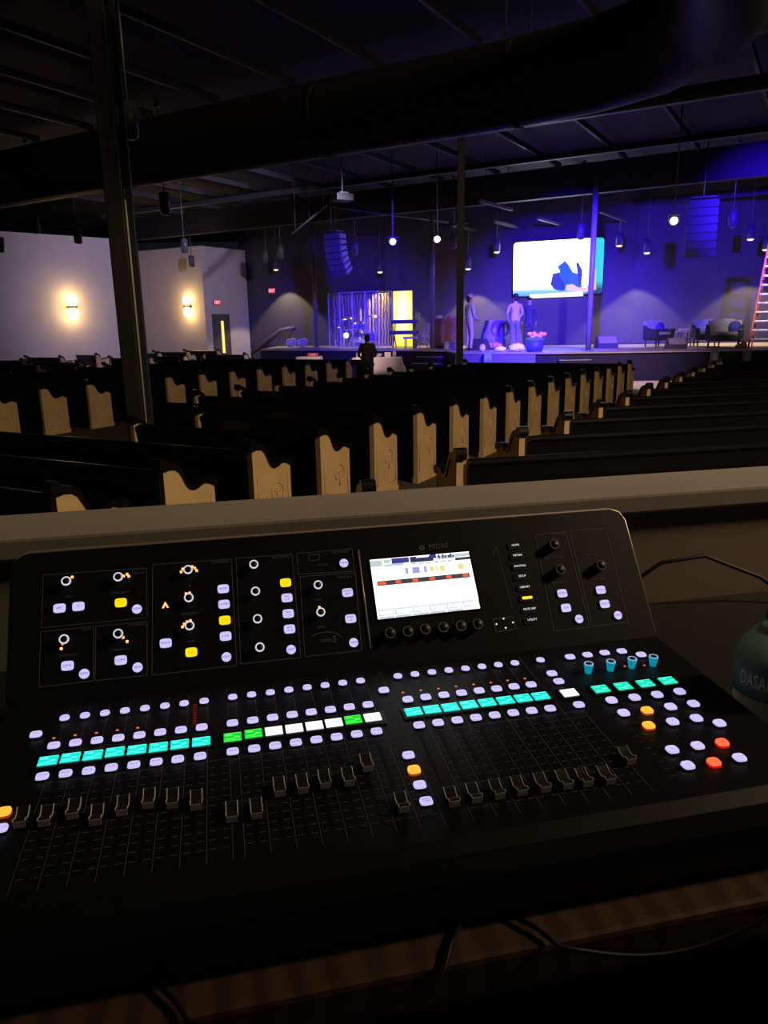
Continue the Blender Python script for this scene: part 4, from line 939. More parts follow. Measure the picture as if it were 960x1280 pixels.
drum('bass_drum', (0.0, 0.0, 0.36), 0.34, 0.42, RX); drum('tom', (-0.22, 0.15, 0.82), 0.17, 0.25, Matrix.Rotation(R(20), 4, 'X')); drum('tom', (0.2, 0.15, 0.82), 0.18, 0.27, Matrix.Rotation(R(20), 4, 'X')); drum('floor_tom', (0.6, 0.35, 0.22), 0.22, 0.4, Matrix()); drum('snare', (-0.5, 0.35, 0.62), 0.18, 0.15, Matrix())
for (cx, cy, cz, r) in ((-0.75, 0.1, 1.25, 0.24), (0.75, 0.1, 1.35, 0.28), (-0.35, 0.5, 1.3, 0.22), (-0.95, 0.4, 0.9, 0.18)):
    b = MB(Matrix.Translation((cx, cy, cz)) @ Matrix.Rotation(R(15), 4, 'X')); b.lathe([(0, 0.03), (0.05, 0.02), (r, 0.0), (r, -0.004), (0.05, 0.012), (0, 0.02)], m_cym, None, 20); b.build('cymbal', t)
    b = MB(); b.tube([(cx, cy, 0.05), (cx, cy, cz)], 0.012, m_chrome, 6)
    for k in range(3): b.tube([(cx, cy, 0.35), (cx + 0.25 * cos(2.1 * k), cy + 0.25 * sin(2.1 * k), 0.01)], 0.01, m_chrome, 5)
    b.build('cymbal_stand', t)
b = MB(); b.tube([(0, 0.9, 0), (0, 0.9, 0.5)], 0.03, m_chrome, 8); b.lathe([(0, 0.5), (0.17, 0.5), (0.17, 0.58), (0, 0.6)], m_box, Matrix.Translation((0, 0.9, 0)), 16); b.build('throne', t)
m_dcurt = mat('curtain_warm', (0.36, 0.27, 0.22), 0.5, noise=0.75, nscale=2.2, wave=True)
# curtain behind the drums
p, dd, nn2 = onwall(418, 400, BA, BB, 0.4); q, _, _ = onwall(487, 400, BA, BB, 0.4); L = (q - p).length
vs = []; n = 60
for k in range(n + 1):
    u = L * k / n; yv = -0.10 * sin(k * 1.35) - 0.05 * sin(k * 0.7 + 1)
    vs += [(u, yv, ZS + 0.02), (u, yv * .7, ZS + 2.35)]
b = MB(frame((p.x, p.y, 0), dd, (0, 0, 1)))
b.add(vs, [(2 * k, 2 * k + 2, 2 * k + 3, 2 * k + 1) for k in range(n)], m_dcurt)
b.tube([(0, 0, ZS + 2.37), (L, 0, ZS + 2.37)], 0.025, m_can, 8)
o = b.build('stage_curtain'); sm = o.modifiers.new('thick', 'SOLIDIFY'); sm.thickness = 0.012
tag(o, 'pleated curtain on a rod behind the drum kit', 'curtain')
# white bright floor lamp by the drums
P = A_(433, 430, 34.3); P.z = ZS
t = thing('floor_lamp', 'small bright lamp standing on the platform left of the bass drum', 'lamp', P)
b = MB(); b.lathe([(0.10, 0), (0.10, 0.02), (0.02, 0.03), (0.02, 0.4)], m_can, None, 12); b.build('base', t)
b = MB(); b.ell((0, 0, 0.52), (0.12, 0.12, 0.13), mat('small_lamp', (.9, .9, .9), .4, emit=(1, .95, .85), es=1.6)); b.build('globe', t)
# yellow light panel
YP = 33.2
P = A_(505, 431, YP); P.z = ZS; k_ = YP / F
t = thing('light_panel', 'tall glowing yellow panel standing behind the keyboards', 'light panel', P, -R(30))
e_y = mat('panel_yellow', (0.8, 0.7, 0.1), 0.4, emit=(1.0, 0.88, 0.10), es=1.25); e_yw = mat('panel_yellow_core', (0.9, 0.9, 0.5), 0.4, emit=(1.0, 1.0, 0.62), es=1.9)
hh = 66 * k_; ww = 22.5 * k_ / cos(R(30))
b = MB(); b.box((0, 0, hh / 2), (ww + .12, 0.16, hh + .06), m_can, None, 0.02); b.build('frame', t)
M_ = bpy.data.materials.new('panel_glow'); M_.use_nodes = True; nt = M_.node_tree; bs = nt.nodes['Principled BSDF']
tc = nt.nodes.new('ShaderNodeTexCoord'); mp = nt.nodes.new('ShaderNodeMapping'); mp.inputs['Location'].default_value = (-0.5, -0.5, -0.62); nt.links.new(tc.outputs['Generated'], mp.inputs['Vector'])
mp2 = nt.nodes.new('ShaderNodeMapping'); mp2.inputs['Scale'].default_value = (1.6, 0.0, 1.5); nt.links.new(mp.outputs['Vector'], mp2.inputs['Vector'])
gr = nt.nodes.new('ShaderNodeTexGradient'); gr.gradient_type = 'SPHERICAL'; nt.links.new(mp2.outputs['Vector'], gr.inputs['Vector'])
rp = nt.nodes.new('ShaderNodeValToRGB'); rp.color_ramp.elements[0].color = (0.85, 0.62, 0.02, 1); rp.color_ramp.elements[0].position = 0.05; rp.color_ramp.elements[1].color = (1, 1, 0.62, 1); rp.color_ramp.elements[1].position = 0.75
nt.links.new(gr.outputs['Fac'], rp.inputs['Fac']); nt.links.new(rp.outputs['Color'], bs.inputs['Emission Color']); bs.inputs['Emission Strength'].default_value = 1.5; bs.inputs['Base Color'].default_value = (0.1, 0.08, 0.01, 1)
b = MB(); b.box((0, -0.085, hh / 2), (ww, 0.02, hh - .04), M_, None, 0.006); b.build('glowing_face', t)
# keyboards
P = A_(506, 432, 32.0); P.z = ZS
t = thing('keyboard_stand', 'two tier keyboard stand in front of the yellow panel', 'keyboards', P, -R(20))
for z, w_, dz in ((0.62, 1.3, 0.35), (1.06, 1.15, 0.3)):
    b = MB(); b.box((0, 0, z), (w_, dz, 0.15), m_box, None, 0.02); o = b.build('keyboard', t)
    b = MB(); b.box((0, -0.06, z + 0.078), (w_ * .9, 0.16, 0.01), m_acre)
    for j in range(20): b.box((-w_ * .43 + j * w_ * .045, -0.03, z + 0.084), (0.015, 0.09, 0.01), m_can)
    b.build('keys', o)
for s in (-1, 1):
    b = MB(); b.tube([(s * 0.45, -0.2, 0), (s * 0.45, 0.12, 1.0)], 0.025, m_can, 8); b.build('leg', t)
    b = MB(); b.tube([(s * 0.45, 0.2, 0), (s * 0.45, -0.1, 0.66)], 0.025, m_can, 8); b.build('leg', t)
b = MB(); b.tube([(0.35, 0.1, 1.1), (0.6, 0.05, 1.3)], 0.02, m_chrome, 6); b.tube([(0.62, 0.05, 1.15), (0.62, 0.05, 1.45)], 0.02, m_chrome, 6); b.build('microphone_arm', t)
P = A_(513, 433, 31.2); P.z = ZS
t = thing('keyboard_bench', 'pale bench standing under the keyboards', 'bench', P, -R(20))
m_pl = mat('pale_grey', (0.5, 0.5, 0.52), 0.6)
b = MB(); b.box((0, 0, 0.42), (0.55, 0.32, 0.08), m_pl, None, 0.02); b.build('seat', t)
for sx in (-.2, .2):
    for sy in (-.1, .1): b = MB(); b.tube([(sx, sy, 0), (sx, sy, 0.4)], 0.02, m_can, 6); b.build('leg', t)
# folding chair
def chair_fold(P, rz, m):
    t = thing('folding_chair', 'white folding chair between the keyboards and the middle stage pole', 'chair', P, rz)
    b = MB(); b.box((0, 0, 0.46), (0.42, 0.40, 0.03), m, None, 0.01); b.build('seat', t)
    b = MB(); b.box((0, 0.26, 0.85), (0.42, 0.03, 0.24), m, None, 0.01); b.build('backrest', t)
    for s in (-1, 1):
        b = MB(); b.tube([(s * .22, -0.24, 0), (s * .22, 0.06, 0.5), (s * .22, 0.27, 1.0)], 0.018, m, 6); b.build('leg', t)
        b = MB(); b.tube([(s * .2, 0.28, 0), (s * .2, -0.12, 0.46)], 0.018, m, 6); b.build('leg', t)
    return t
P = A_(529, 433, 31.5); P.z = ZS; chair_fold(P, -R(75), m_pl)
# wooden sideboard
m_mah = mat('mahogany', (0.20, 0.07, 0.06), 0.5, noise=0.25, nscale=4, wave=True)
P = A_(556, 433, 31.0); P.z = ZS
t = thing('sideboard', 'reddish brown wooden sideboard on the platform left of the slim black column', 'sideboard', P, R(3))
b = MB(); b.box((0, 0, 0.56), (0.98, 0.55, 1.1), m_mah, None, 0.01); b.build('body', t)
b = MB(); b.box((0, 0, 1.13), (1.08, 0.62, 0.05), m_mah, None, 0.008); b.build('top', t)
for s in (-1, 1): b = MB(); b.box((s * .24, -0.28, 0.55), (0.44, 0.02, 0.9), m_mah, None, 0.006); b.build('door', t)
P2 = P + Vector((-0.24, 0, 1.155)); b = MB(); b.lathe([(0, 0), (0.13, 0), (0.15, 0.08), (0.05, 0.14), (0, 0.15)], m_pl, None, 14); tag(b.build('bowl', None, P2), 'small white dome on top of the reddish sideboard', 'bowl')
m_pink = mat('red_cloth', (0.55, 0.08, 0.12), 0.7)
P2 = P + Vector((0.28, 0, 1.155)); b = MB(); b.box((0, 0, 0.05), (0.34, 0.25, 0.1), m_pink, None, 0.02); b.box((0, -0.128, 0.05), (0.1, 0.01, 0.03), m_pl); tag(b.build('box', None, P2), 'flat red box on top of the reddish sideboard', 'box')
m_pale2 = mat('grey_case', (0.34, 0.33, 0.42), 0.6)
P = A_(563, 438, 29.4); P.z = ZS; b = MB(); b.box((0, 0, 0.14), (0.5, 0.5, 0.28), m_pale2, None, 0.02)
b.box((0, -0.252, 0.2), (0.46, 0.01, 0.02), m_can); b.tube([(-0.08, -0.25, 0.12), (-0.08, -0.28, 0.1), (0.08, -0.28, 0.1), (0.08, -0.25, 0.12)], 0.01, m_can, 6); tag(b.build('equipment_case', None, P), 'low pale equipment case on the platform in front of the reddish sideboard', 'case')

# ------------------------------------------------------------------ people
def skin_mesh(vs, es, levels=1):
    me = bpy.data.meshes.new('s'); me.from_pydata([v[:3] for v in vs], es, []); o = bpy.data.objects.new('s', me); C.objects.link(o)
    sk = o.modifiers.new('s', 'SKIN'); sk.use_smooth_shade = True
    L = me.skin_vertices[0].data
    for i, v in enumerate(vs):
        L[i].radius = (v[3], v[4] if len(v) > 4 else v[3]); L[i].use_root = (i == 0)
    sb = o.modifiers.new('d', 'SUBSURF'); sb.levels = levels
    bpy.context.view_layer.update()
    out = bpy.data.meshes.new_from_object(o.evaluated_get(bpy.context.evaluated_depsgraph_get()))
    bpy.data.objects.remove(o); bpy.data.meshes.remove(me); return out
m_sk = mat('skin', (0.50, 0.30, 0.22), 0.6); m_hair = mat('hair_dark', (0.02, 0.017, 0.015), 0.7); m_shoe = mat('shoes_dark', (0.03, 0.03, 0.035), 0.5)
def person(P, rz, hgt, shirt, pants, label, armsp, hair=True, hat=None, skin=None, stride=0.0, bulk=1.0):
    skin = skin or m_sk
    t = thing('person', label, 'person', P, rz); k = hgt / 1.75
    vs = [(0, 0, .95, .15, .115), (0, -.01, 1.15, .145, .105), (0, -.01, 1.33, .165, .115), (0, 0, 1.47, .085, .07), (0, .01, 1.54, .052, .052), (0, .02, 1.62, .078, .092), (0, .015, 1.70, .070, .085)]
    es = [(0, 1), (1, 2), (2, 3), (3, 4), (4, 5), (5, 6)]
    vs.append((0, .125, 1.625, .012, .012)); es.append((5, 7))
    for s in (-1, 1):
        A = armsp[0 if s < 0 else 1]     # (elbow, wrist) for that side
        i = len(vs); sh = Vector((s * .185, -.005, 1.42)); el_ = Vector(A[0]); wr = Vector(A[1]); dv = (wr - el_).normalized()
        vs += [(*sh, .062), (*el_, .045), (*wr, .030), (*(wr + dv * .06), .036, .022)]
        es += [(2, i), (i, i + 1), (i + 1, i + 2), (i + 2, i + 3)]
        pl = wr + dv * .09; side = Vector((0, 1, 0)) if abs(dv.y) < .7 else Vector((1, 0, 0)); side = (side - dv * side.dot(dv)).normalized()
        for j, L in enumerate((.07, .08, .075, .06)):
            a = pl + side * (.024 * (1.5 - j)); c2 = a + dv * L * .6 ; e2 = c2 + dv * L * .4 + Vector((-s * .015, 0, 0)); n0 = len(vs)
            vs += [(*a, .0095), (*c2, .0085), (*e2, .007)]; es += [(i + 3, n0), (n0, n0 + 1), (n0 + 1, n0 + 2)]
        n0 = len(vs); tb = wr + dv * .03 + side * .03
        vs += [(*tb, .011), (*(tb + side * .02 + dv * .035), .009)]; es += [(i + 2, n0), (n0, n0 + 1)]
        # leg
        i = len(vs); st_ = stride * s
        vs += [(s * .095, 0, .86, .092), (s * .105, .03 + st_ * .5, .49, .062), (s * .11, -.01 + st_, .10, .043), (s * .115, .0 + st_, .045, .042, .04), (s * .125, .13 + st_, .03, .04, .026)]
        es += [(0, i), (i, i + 1), (i + 1, i + 2), (i + 2, i + 3), (i + 3, i + 4)]
        # ear
        n0 = len(vs); vs.append((s * .088, .01, 1.625, .012, .02)); es.append((5, n0))
    me = skin_mesh([(v[0] * k, v[1] * k, v[2] * k, *[r * k * (bulk if r > .04 and v[2] < 1.5 else 1) for r in v[3:]]) for v in vs], es, 2)
    for q in (skin, shirt, pants, m_shoe): me.materials.append(q)
    for p in me.polygons:
        c = p.center / k; wrd = min((Vector(A[1]) - c).length for A in armsp); dd = min((Vector(A[1]) + (Vector(A[1]) - Vector(A[0])).normalized() * .09 - c).length for A in armsp)
        if c.z > 1.5: mi = 0
        elif dd < .095: mi = 0
        elif abs(c.x) < .155 + .02 and c.z < .93 and dd > .1: mi = 2 if c.z > .075 else 3
        else: mi = 1
        p.material_index = mi
    o = bpy.data.objects.new('body', me); C.objects.link(o); o.parent = t
    if hair:
        b = MB(); b.ell((0, -.008 * k, 1.69 * k), (.092 * k, .108 * k, .095 * k), m_hair, None, 16, 10); b.ell((0, -.055 * k, 1.62 * k), (.075 * k, .055 * k, .08 * k), m_hair, None, 12, 8); b.build('hair', t)
    if hat:
        b = MB(); b.lathe([(.10 * k, 1.69 * k), (.102 * k, 1.73 * k), (.085 * k, 1.79 * k), (.04 * k, 1.815 * k), (0, 1.82 * k)], hat, Matrix.Translation((0, .01 * k, 0)), 16)
        b.box((0, .14 * k, 1.695 * k), (.14 * k, .12 * k, .014 * k), hat, None, .004); b.build('cap', t)
    return t
HANG = (((-.255, -.03, 1.14), (-.25, .05, .92)), ((.255, -.03, 1.14), (.25, .05, .92)))
m_jac = mat('jacket_pale', (0.52, 0.47, 0.52), 0.7, noise=0.1, nscale=5); m_jean = mat('jeans_blue', (0.16, 0.18, 0.34), 0.75); m_navy = mat('navy_suit', (0.05, 0.05, 0.10), 0.7)
m_wsh = mat('shirt_pale', (0.50, 0.52, 0.55), 0.7); m_khaki = mat('trousers_pale', (0.55, 0.45, 0.50), 0.75); m_caprd = mat('cap_pink', (0.75, 0.42, 0.42), 0.7)
m_dkc = mat('clothes_black', (0.015, 0.015, 0.018), 0.8); m_pat = mat('shirt_patterned', (0.035, 0.035, 0.06), 0.8, noise=0.9, nscale=14)
P = at(586.5, 438.0, ZS); person(P, R(-65), 1.9, m_wsh, m_khaki, 'person in a pink cap, pale shirt and trousers standing right of the slim black column', (((-.25, .02, 1.14), (-.14, .20, 1.02)), ((.25, .02, 1.14), (.14, .20, 1.02))), True, m_caprd)
P = at(643, 437.2, ZS); person(P, R(12), 1.92, m_jac, m_jean, 'person in a pale jacket and blue jeans standing with back turned beside the draped table', (((-.27, .03, 1.16), (-.20, .17, 1.0)), ((.27, .03, 1.16), (.20, .17, 1.0))), True, None, None, 0.04)
P = at(660.5, 434.2, ZS); person(P, R(165), 1.86, m_navy, m_navy, 'person in dark navy clothes standing under the left end of the big screen caption', HANG)
P = Vector(((463 - 480) / F * 21.6, 21.6, 0)); person(P, R(8), 1.6, m_pat, m_dkc, 'person in dark clothes with bushy hair standing in front of the white draped table', (((-.28, .04, 1.14), (-.18, .2, 1.05)), ((.28, .04, 1.14), (.18, .2, 1.05))), True, None, None, 0.0, 1.28)

# ------------------------------------------------------------------ draped tables
def drape(name, P, rz, L, Wd, H, m, lab, cat, fl=0.12, folds=9, zbot=0.02):
    # a cloth with folds falling from a rectangular top
    n = 96; per = []
    for k in range(n):
        u = 4 * k / n; s = int(u); f = u - s
        c = [(-1, -1), (1, -1), (1, 1), (-1, 1)]; p, q = c[s], c[(s + 1) % 4]
        per.append((p[0] + (q[0] - p[0]) * f, p[1] + (q[1] - p[1]) * f))
    vs = []; rows = ((H, 1.0, 0), (H - .02, 1.01, 0.0), (H - .25, 1.03, .3), (H * .5, 1.08, .7), (zbot, 1.12, 1.0))
    for z, sc, am in rows:
        for k, (x, y) in enumerate(per):
            w_ = 1 + am * fl * sin(k * folds * 2 * PI / n + sin(k * .31) * 1.2)
            lx = x * L / 2 * sc + math.copysign(am * fl * .8 * abs(sin(k * folds * PI / n)), x) * (abs(x) > .98); ly = y * Wd / 2 * sc + math.copysign(am * fl * .8 * abs(sin(k * folds * PI / n)), y) * (abs(y) > .98)
            vs.append((lx, ly, z))
    fs = [tuple(range(n))]
    for r in range(len(rows) - 1):
        for k in range(n): fs.append((r * n + k, r * n + (k + 1) % n, (r + 1) * n + (k + 1) % n, (r + 1) * n + k))
    t = thing(name, lab, cat, P, rz)
    b = MB(); b.add(vs, fs, m, None, True); o = b.build('tablecloth', t); sm = o.modifiers.new('thick', 'SOLIDIFY'); sm.thickness = 0.008
    b = MB(); b.box((0, 0, H - .03), (L - .06, Wd - .06, 0.03), m_mah); b.build('tabletop', t)
    for sx in (-1, 1):
        for sy in (-1, 1): b = MB(); b.tube([(sx * (L / 2 - .12), sy * (Wd / 2 - .1), 0), (sx * (L / 2 - .12), sy * (Wd / 2 - .1), H - .04)], .02, m_can, 6); b.build('leg', t)
    return t
m_clp = mat('cloth_lilac', (0.34, 0.33, 0.40), 0.8); m_clw = mat('cloth_white', (0.72, 0.66, 0.62), 0.8)
P = A_(626, 433, 29.6); P.z = ZS; drape('draped_table', P, R(4), 1.12, 0.7, 1.05, m_clp, 'tall table under a pale lilac cloth between the two groups of people on the platform', 'table', 0.22, 7)
PT = Vector((at(475, 442, 0.75).x, 27.6, 0)); PT = Vector((-0.15, 26.9, 0)); drape('draped_table', PT, -R(6), 1.7, 0.75, 0.75, m_clw, 'white draped table on the floor before the platform behind the person in dark clothes', 'table', 0.10, 7, 0.1)
m_paper = mat('paper_pale', (0.75, 0.68, 0.60), 0.7)
for i, (dx, dy, nm, lab) in enumerate(((-.62, 0, 'box', 'pale box at the left end of the white draped table'), (-.34, .1, 'jar', 'glass jar on the white draped table beside the pale box'), (.02, -.05, 'bowl', 'wide bowl on the white draped table right of the person in dark clothes'), (.38, .1, 'box', 'small pale carton in the middle right of the white draped table'), (.62, 0, 'jar', 'glass jar at the right end of the white draped table'))):
    b = MB()
    if nm == 'box': b.box((0, 0, .08), (.22, .18, .16), m_paper, None, .008); b.box((0, 0, .163), (.23, .05, .006), m_pl)
    elif nm == 'jar': b.lathe([(0, 0), (.06, 0), (.065, .14), (.045, .17), (.05, .2), (0, .205)], m_pl, None, 12)
    else: b.lathe([(0, 0), (.08, 0), (.17, .12), (.165, .125), (.07, .02), (0, .015)], m_pl, None, 16)
    tag(b.build(nm, None, PT + Vector((dx, dy, .757))), lab, nm, 'things on the white draped table')
PL = Vector((at(389, 443, 0.75).x - .2, 29.0, 0)); PL = Vector((-2.75, 28.8, 0))
drape('draped_table', PL, -R(6), 0.9, 0.6, 0.75, m_clw, 'small white draped table in front of the platform below the first stage pole', 'table', 0.08, 5, 0.1)
b = MB(); b.box((0, 0, .06), (.4, .25, .12), m_pink, None, .015); b.box((0, -.128, .06), (.2, .006, .05), m_pl); tag(b.build('box', None, PL + Vector((.15, 0, .757))), 'red box on the small white draped table', 'box')
# bundles at the platform's left corner
for i, (x, lab) in enumerate(((364, 'pale bundle of cloth at the left corner of the platform'), (378, 'second pale bundle of cloth beside the first stage pole'))):
    P = at(x, 434, ZS); b = MB()
    for k in range(7): b.ell((.12 * cos(k * 2.1) * (k > 0), .1 * sin(k * 2.1), .1 + .035 * k), (.17, .14, .11), m_pl, None, 10, 6)
    tag(b.build('cloth_bundle', None, P), lab, 'bundle', 'cloth bundles')

# ------------------------------------------------------------------ platform front edge
m_wdg = mat('wedge_black', (0.06, 0.06, 0.07), 0.5, noise=0.2, nscale=20); m_wgr = mat('wedge_grille', (0.30, 0.30, 0.33), 0.55, noise=0.3, nscale=60)
def wedge(P, rz, s, lab):
    t = thing('floor_monitor', lab, 'loudspeaker', P, rz, 'wedge monitors on the platform')
    b = MB(); b.prism([(-.28 * s, 0), (.26 * s, 0), (.26 * s, .14 * s), (.06 * s, .42 * s), (-.04 * s, .42 * s)], -.36 * s, .36 * s, m_wdg); b.build('cabinet', t)
    b = MB(); A = Vector((0, .25 * s, .16 * s)); B_ = Vector((0, .07 * s, .41 * s)); c = (A + B_) / 2; dd = (B_ - A)
    b.box((0, 0, 0), (.66 * s, dd.length * .94, .012), m_wgr, frame(c + Vector((0, .012, .01)), (1, 0, 0), Vector((0, dd.z, -dd.y)))); b.build('grille', t)
P = at(598, 437.5, ZS); wedge(P, R(-40), 0.95, 'dark wedge monitor beside the person in the pink cap')
P = at(760, 435.5, ZS); P.y += .3; wedge(P, R(185), 1.0, 'wedge monitor alone on the platform right of the third stage pole')
P = at(844, 436, ZS); wedge(P, R(178), 0.85, 'wedge monitor in front of the left armchair')
m_petp = mat('petals_pink', (0.72, 0.36, 0.40), 0.7); m_petw = mat('petals_white', (0.85, 0.82, 0.85), 0.7); m_leaf = mat('leaf_green', (0.06, 0.14, 0.06), 0.7); m_potb = mat('pot_blue', (0.05, 0.05, 0.25), 0.5)
def flowers(P, w_, h_, pm, lab, pot=True, seed=1):
    rnd = random.Random(seed); t = thing('flower_arrangement', lab, 'flowers', P, 0, 'flowers on the platform edge')
    z0 = 0.0
    if pot:
        b = MB(); b.lathe([(0, 0), (w_ * .3, 0), (w_ * .38, h_ * .6), (w_ * .34, h_ * .6), (0, h_ * .55)], m_potb, None, 14); b.build('pot', t); z0 = h_ * .5
    b = MB(); b.ell((0, 0, z0 + h_ * .2), (w_ * .45, w_ * .3, h_ * .25), m_leaf, None, 10, 6); b.build('leaves', t)
    b = MB()
    for k in range(16):
        a = rnd.uniform(0, 2 * PI); r = rnd.uniform(0, .46) * w_; b.ell((r * cos(a), r * sin(a) * .6, z0 + h_ * (.3 + rnd.uniform(0, .28))), (.09, .09, .07), pm, None, 8, 5)
    b.build('blossoms', t)
P = at(619, 437, ZS); flowers(P, .5, .35, m_petp, 'pink flower arrangement below the draped lilac table', False, 3)
P = at(668, 439.5, ZS); flowers(P, .85, .55, m_petp, 'pink flowers round a dark blue pot at the platform edge under the big screen', True, 4)
def bundle(P, r, lab, seed):
    rnd = random.Random(seed); b = MB()
    b.ell((0, 0, r[2]), r, m_petw, None, 18, 10)
    for k in range(14):
        a = 2 * PI * k / 14; b.ell((r[0] * .8 * cos(a), r[1] * .8 * sin(a), r[2] * (.7 + .5 * rnd.random())), (r[0] * .25, r[1] * .3, r[2] * .4), m_petw, None, 8, 5)
    tag(b.build('flower_mound', None, P), lab, 'flowers', 'white flower mounds')
bundle(at(648, 440.0, ZS) + Vector((0, .3, 0)), (.27, .22, .14), 'largest white flower mound on the platform edge in front of the person in jeans', 1)
bundle(at(627, 440.0, ZS) + Vector((0, .3, 0)), (.20, .16, .09), 'small white flower mound on the platform edge in front of the lilac table', 2)
bundle(at(604.5, 440.0, ZS) + Vector((0, .3, 0)), (.10, .10, .13), 'smallest white flower mound on the platform edge beside the wedge monitor', 3)
spot('stage_special_light', (4.4, 19.0, 5.5), (4.4, 25.9, 1.0), 900, (0.92, 0.86, 1.0), 14, 0.7)
P = at(610, 441.5, ZS); m_clb = mat('cloth_blue', (0.25, 0.38, 0.7), 0.7)
b = MB(); vs = []
for k in range(13):
    u = -.14 + .28 * k / 12; yv = -.03 - .02 * sin(k * 1.7); vs += [(u * .7, .12, .012), (u * .8, -.02 + yv * .2, .01), (u, yv - .03, -.34)]
b.add(vs, [(3 * k + j, 3 * k + 3 + j, 3 * k + 4 + j, 3 * k + 1 + j) for k in range(12) for j in (0, 1)], m_clb, None, True)
o = b.build('hanging_cloth', None, Vector((P.x, 24.72 if False else P.y + .1, ZS))); sm = o.modifiers.new('thick', 'SOLIDIFY'); sm.thickness = 0.01
tag(o, 'pale blue cloth hanging over the platform edge beside the small white flowers', 'cloth')
m_strip = mat('front_speaker', (0.16, 0.16, 0.3), 0.6)  # blue stage light is mixed into this cabinet colour
for x, lab in ((883.5, 'slim upright loudspeaker against the platform front below the sofa'), (934, 'slim upright loudspeaker against the platform front below the ladder')):
    P = at(x, 437.5, ZS); t = thing('front_fill_speaker', lab, 'loudspeaker', (P.x, 23.42, 0), 0, 'slim speakers along the platform front')
    b = MB(); b.box((0, 0, .45), (.2, .16, .9), m_strip, None, .01); b.build('cabinet', t)
    b = MB(); b.box((0, -.085, .5), (.16, .012, .7), m_wgr); b.build('grille', t)

# ------------------------------------------------------------------ seating on the right of the platform
m_uph = mat('upholstery_dark', (0.05, 0.05, 0.06), 0.45, noise=0.2, nscale=20); m_uph2 = mat('upholstery_toplit', (0.42, 0.42, 0.43), 0.5, noise=0.2, nscale=10); m_cush = mat('cushion_blue', (0.06, 0.06, 0.4), 0.7); m_wleg = mat('chair_leg_wood', (0.10, 0.05, 0.03), 0.5)  # second upholstery is a paler copy, overhead light put into its colour
def armchair(name, P, rz, wd, lab, cat, cushion=1):
    t = thing(name, lab, cat, P, rz)
    b = MB(); b.box((0, 0, .34), (wd, .62, .22), m_uph, None, .03); b.build('seat_base', t)
    b = MB(); b.box((0, -.04, .48), (wd - .2, .56, .1), m_uph2, None, .035); b.build('seat_cushion', t)
    b = MB()
    n = 14; pr = []
    for k in range(n + 1):
        u = -1 + 2 * k / n; pr.append((u * wd / 2, .86 + .10 * cos(u * PI / 2) + .05 * abs(u) ** 6))
    poly_ = [(-wd / 2, .3)] + pr + [(wd / 2, .3)]
    b.prism([(x, z) for x, z in poly_], .24, .36, m_uph2, 'y'); b.build('backrest', t)
    for s in (-1, 1):
        b = MB(); b.prism([(-.32, .3), (.3, .3), (.3, .78), (.12, .66), (-.25, .62), (-.34, .56)], s * wd / 2 - .06, s * wd / 2 + .06, m_uph); rolled(b, -.3, .585, .06, s * wd / 2 - .075, s * wd / 2 + .075, m_uph); b.build('armrest', t)
        for sy in (-.24, .26): b = MB(); b.lathe([(.02, 0), (.03, .12), (.035, .25)], m_wleg, Matrix.Translation((s * (wd / 2 - .06), sy, 0)), 8); b.build('leg', t)
    for c in range(cushion):
        b = MB(); b.ell((wd * (-.3 + .6 * c) if cushion > 1 else wd * .3, .16, .68), (.2, .09, .2), m_cush, Matrix(), 12, 8); b.build('cushion', t)
    return t
P = at(822, 434, ZS) + Vector((.1, .3, 0)); armchair('armchair', P, R(28), .8, 'dark upholstered armchair turned to the right at the left of the seating group', 'armchair')
P = at(884, 433, ZS) + Vector((0, .1, 0)); armchair('armchair', P, R(-8), .85, 'dark armchair with its back toned pale for light in the middle of the seating group', 'armchair')
P = at(906.5, 434.5, ZS) + Vector((-.15, -.15, 0)); armchair('sofa', P, R(-24), 1.05, 'dark two seat sofa at the right of the seating group beside the ladder', 'sofa')
P = at(857, 432.5, ZS) + Vector((0, .2, 0))
t = thing('side_table', 'low dark side table between the left armchair and the middle armchair', 'table', P)
b = MB(); b.lathe([(0, .5), (.33, .5), (.34, .54), (0, .545)], m_uph2, None, 20); b.build('tabletop', t)
b = MB(); b.lathe([(0, .24), (.25, .24), (.25, .27), (0, .27)], m_uph, None, 16); b.build('shelf', t)
for k in range(4): b = MB(); b.tube([(.27 * cos(PI / 2 * k + .7), .27 * sin(PI / 2 * k + .7), 0), (.23 * cos(PI / 2 * k + .7), .23 * sin(PI / 2 * k + .7), .5)], .022, m_wleg, 6); b.build('leg', t)
b = MB(); b.box((0, 0, .04), (.34, .24, .08), m_pl, None, .008); b.box((0, -.122, .04), (.3, .006, .05), m_paper); tag(b.build('book', None, P + Vector((-.02, 0, .547))), 'thick pale book lying on the low side table', 'book')
P = at(872, 436, ZS) + Vector((0, .15, 0)); b = MB(); b.box((0, 0, .012), (.5, .35, .024), m_paper, Matrix.Rotation(.4, 4, 'Z'), .004); b.box((.05, .02, .03), (.38, .28, .012), m_pl, Matrix.Rotation(.7, 4, 'Z')); tag(b.build('papers', None, P), 'pale sheets of paper lying on the platform in front of the middle armchair', 'papers')

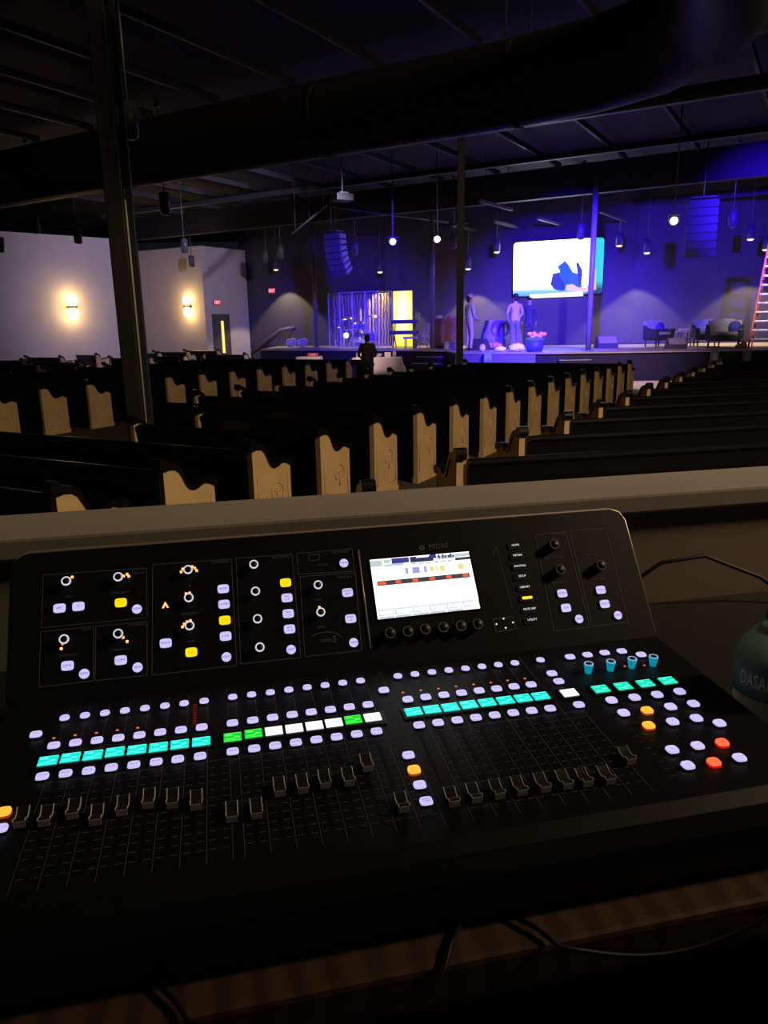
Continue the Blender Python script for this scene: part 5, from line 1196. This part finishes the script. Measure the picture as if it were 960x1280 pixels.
# step ladder
m_lad = mat('ladder_orange', (0.75, 0.13, 0.06), 0.5); m_lst = mat('ladder_aluminium', (0.75, 0.75, 0.78), 0.35, metal=0.6)
PB = at(935, 435.5, ZS); Yl = PB.y; top = atY(957, 302, Yl + .35)
HL = top.z - ZS + .1
t = thing('step_ladder', 'tall orange step ladder with pale treads standing at the right edge of the platform', 'ladder', (PB.x, Yl, ZS), R(-26))
bw = .95; tw = .42
def rail(x, z): return None
xL0, xR0 = 0.0, 1.25; xc = (xL0 + xR0) / 2; xLt, xRt = xc - tw / 2, xc + tw / 2; dpt = 1.5
xLt = .31; xRt = xLt + tw; xR0 = xLt + xRt; dpt = 1.3
for s, (x0, x1) in ((0, (xL0, xLt)), (1, (xR0, xRt))):
    b = MB(); P0, P1 = Vector((x0, 0, 0)), Vector((x1, dpt * .42, HL)); dd = P1 - P0
    b.box((0, 0, dd.length / 2), (.055, .10, dd.length), m_lad, frame(P0, Vector((1, 0, 0)) - dd * dd.x / dd.length_squared, dd)); b.build('front_rail', t)
    b = MB(); P0, P1 = Vector((x0 + (.10 if s == 0 else -.10), dpt, 0)), Vector((x1 + (.03 if s == 0 else -.03), dpt * .5, HL)); dd = P1 - P0
    b.box((0, 0, dd.length / 2), (.045, .07, dd.length), m_lad, frame(P0, Vector((1, 0, 0)) - dd * dd.x / dd.length_squared, dd)); b.build('rear_rail', t)
for k in range(1, 12):
    f = k / 12; z = HL * f; x0 = xL0 + (xLt - xL0) * f; x1 = xR0 + (xRt - xR0) * f; y0 = dpt * .42 * f
    b = MB(); b.box(((x0 + x1) / 2, y0 + .02, z), (x1 - x0 + .04, .11, .05), m_lst, None, .006); b.build('tread', t)
    if k < 10:
        b = MB(); yb = dpt - (dpt * .5) * f; b.box(((x0 + x1) / 2, yb, z), (max(.1, x1 - x0 - .16), .03, .035), m_lst); b.build('rear_brace', t)
b = MB(); b.box(((xLt + xRt) / 2, dpt * .46, HL + .03), (tw + .1, .3, .07), m_lad, None, .01); b.build('top_cap', t)
P = at(926, 436, ZS); m_bag = mat('bag_tan', (0.75, 0.42, 0.25), 0.7)
b = MB(); b.ell((0, 0, .09), (.2, .13, .09), m_bag, None, 12, 8); b.ell((.08, 0, .15), (.1, .1, .07), m_bag, None, 10, 6); b.tube([(-.1, 0, .15), (-.05, 0, .26), (.05, 0, .26), (.1, 0, .15)], .012, m_wleg, 6)
tag(b.build('bag', None, P), 'small tan bag lying at the foot of the ladder', 'bag')
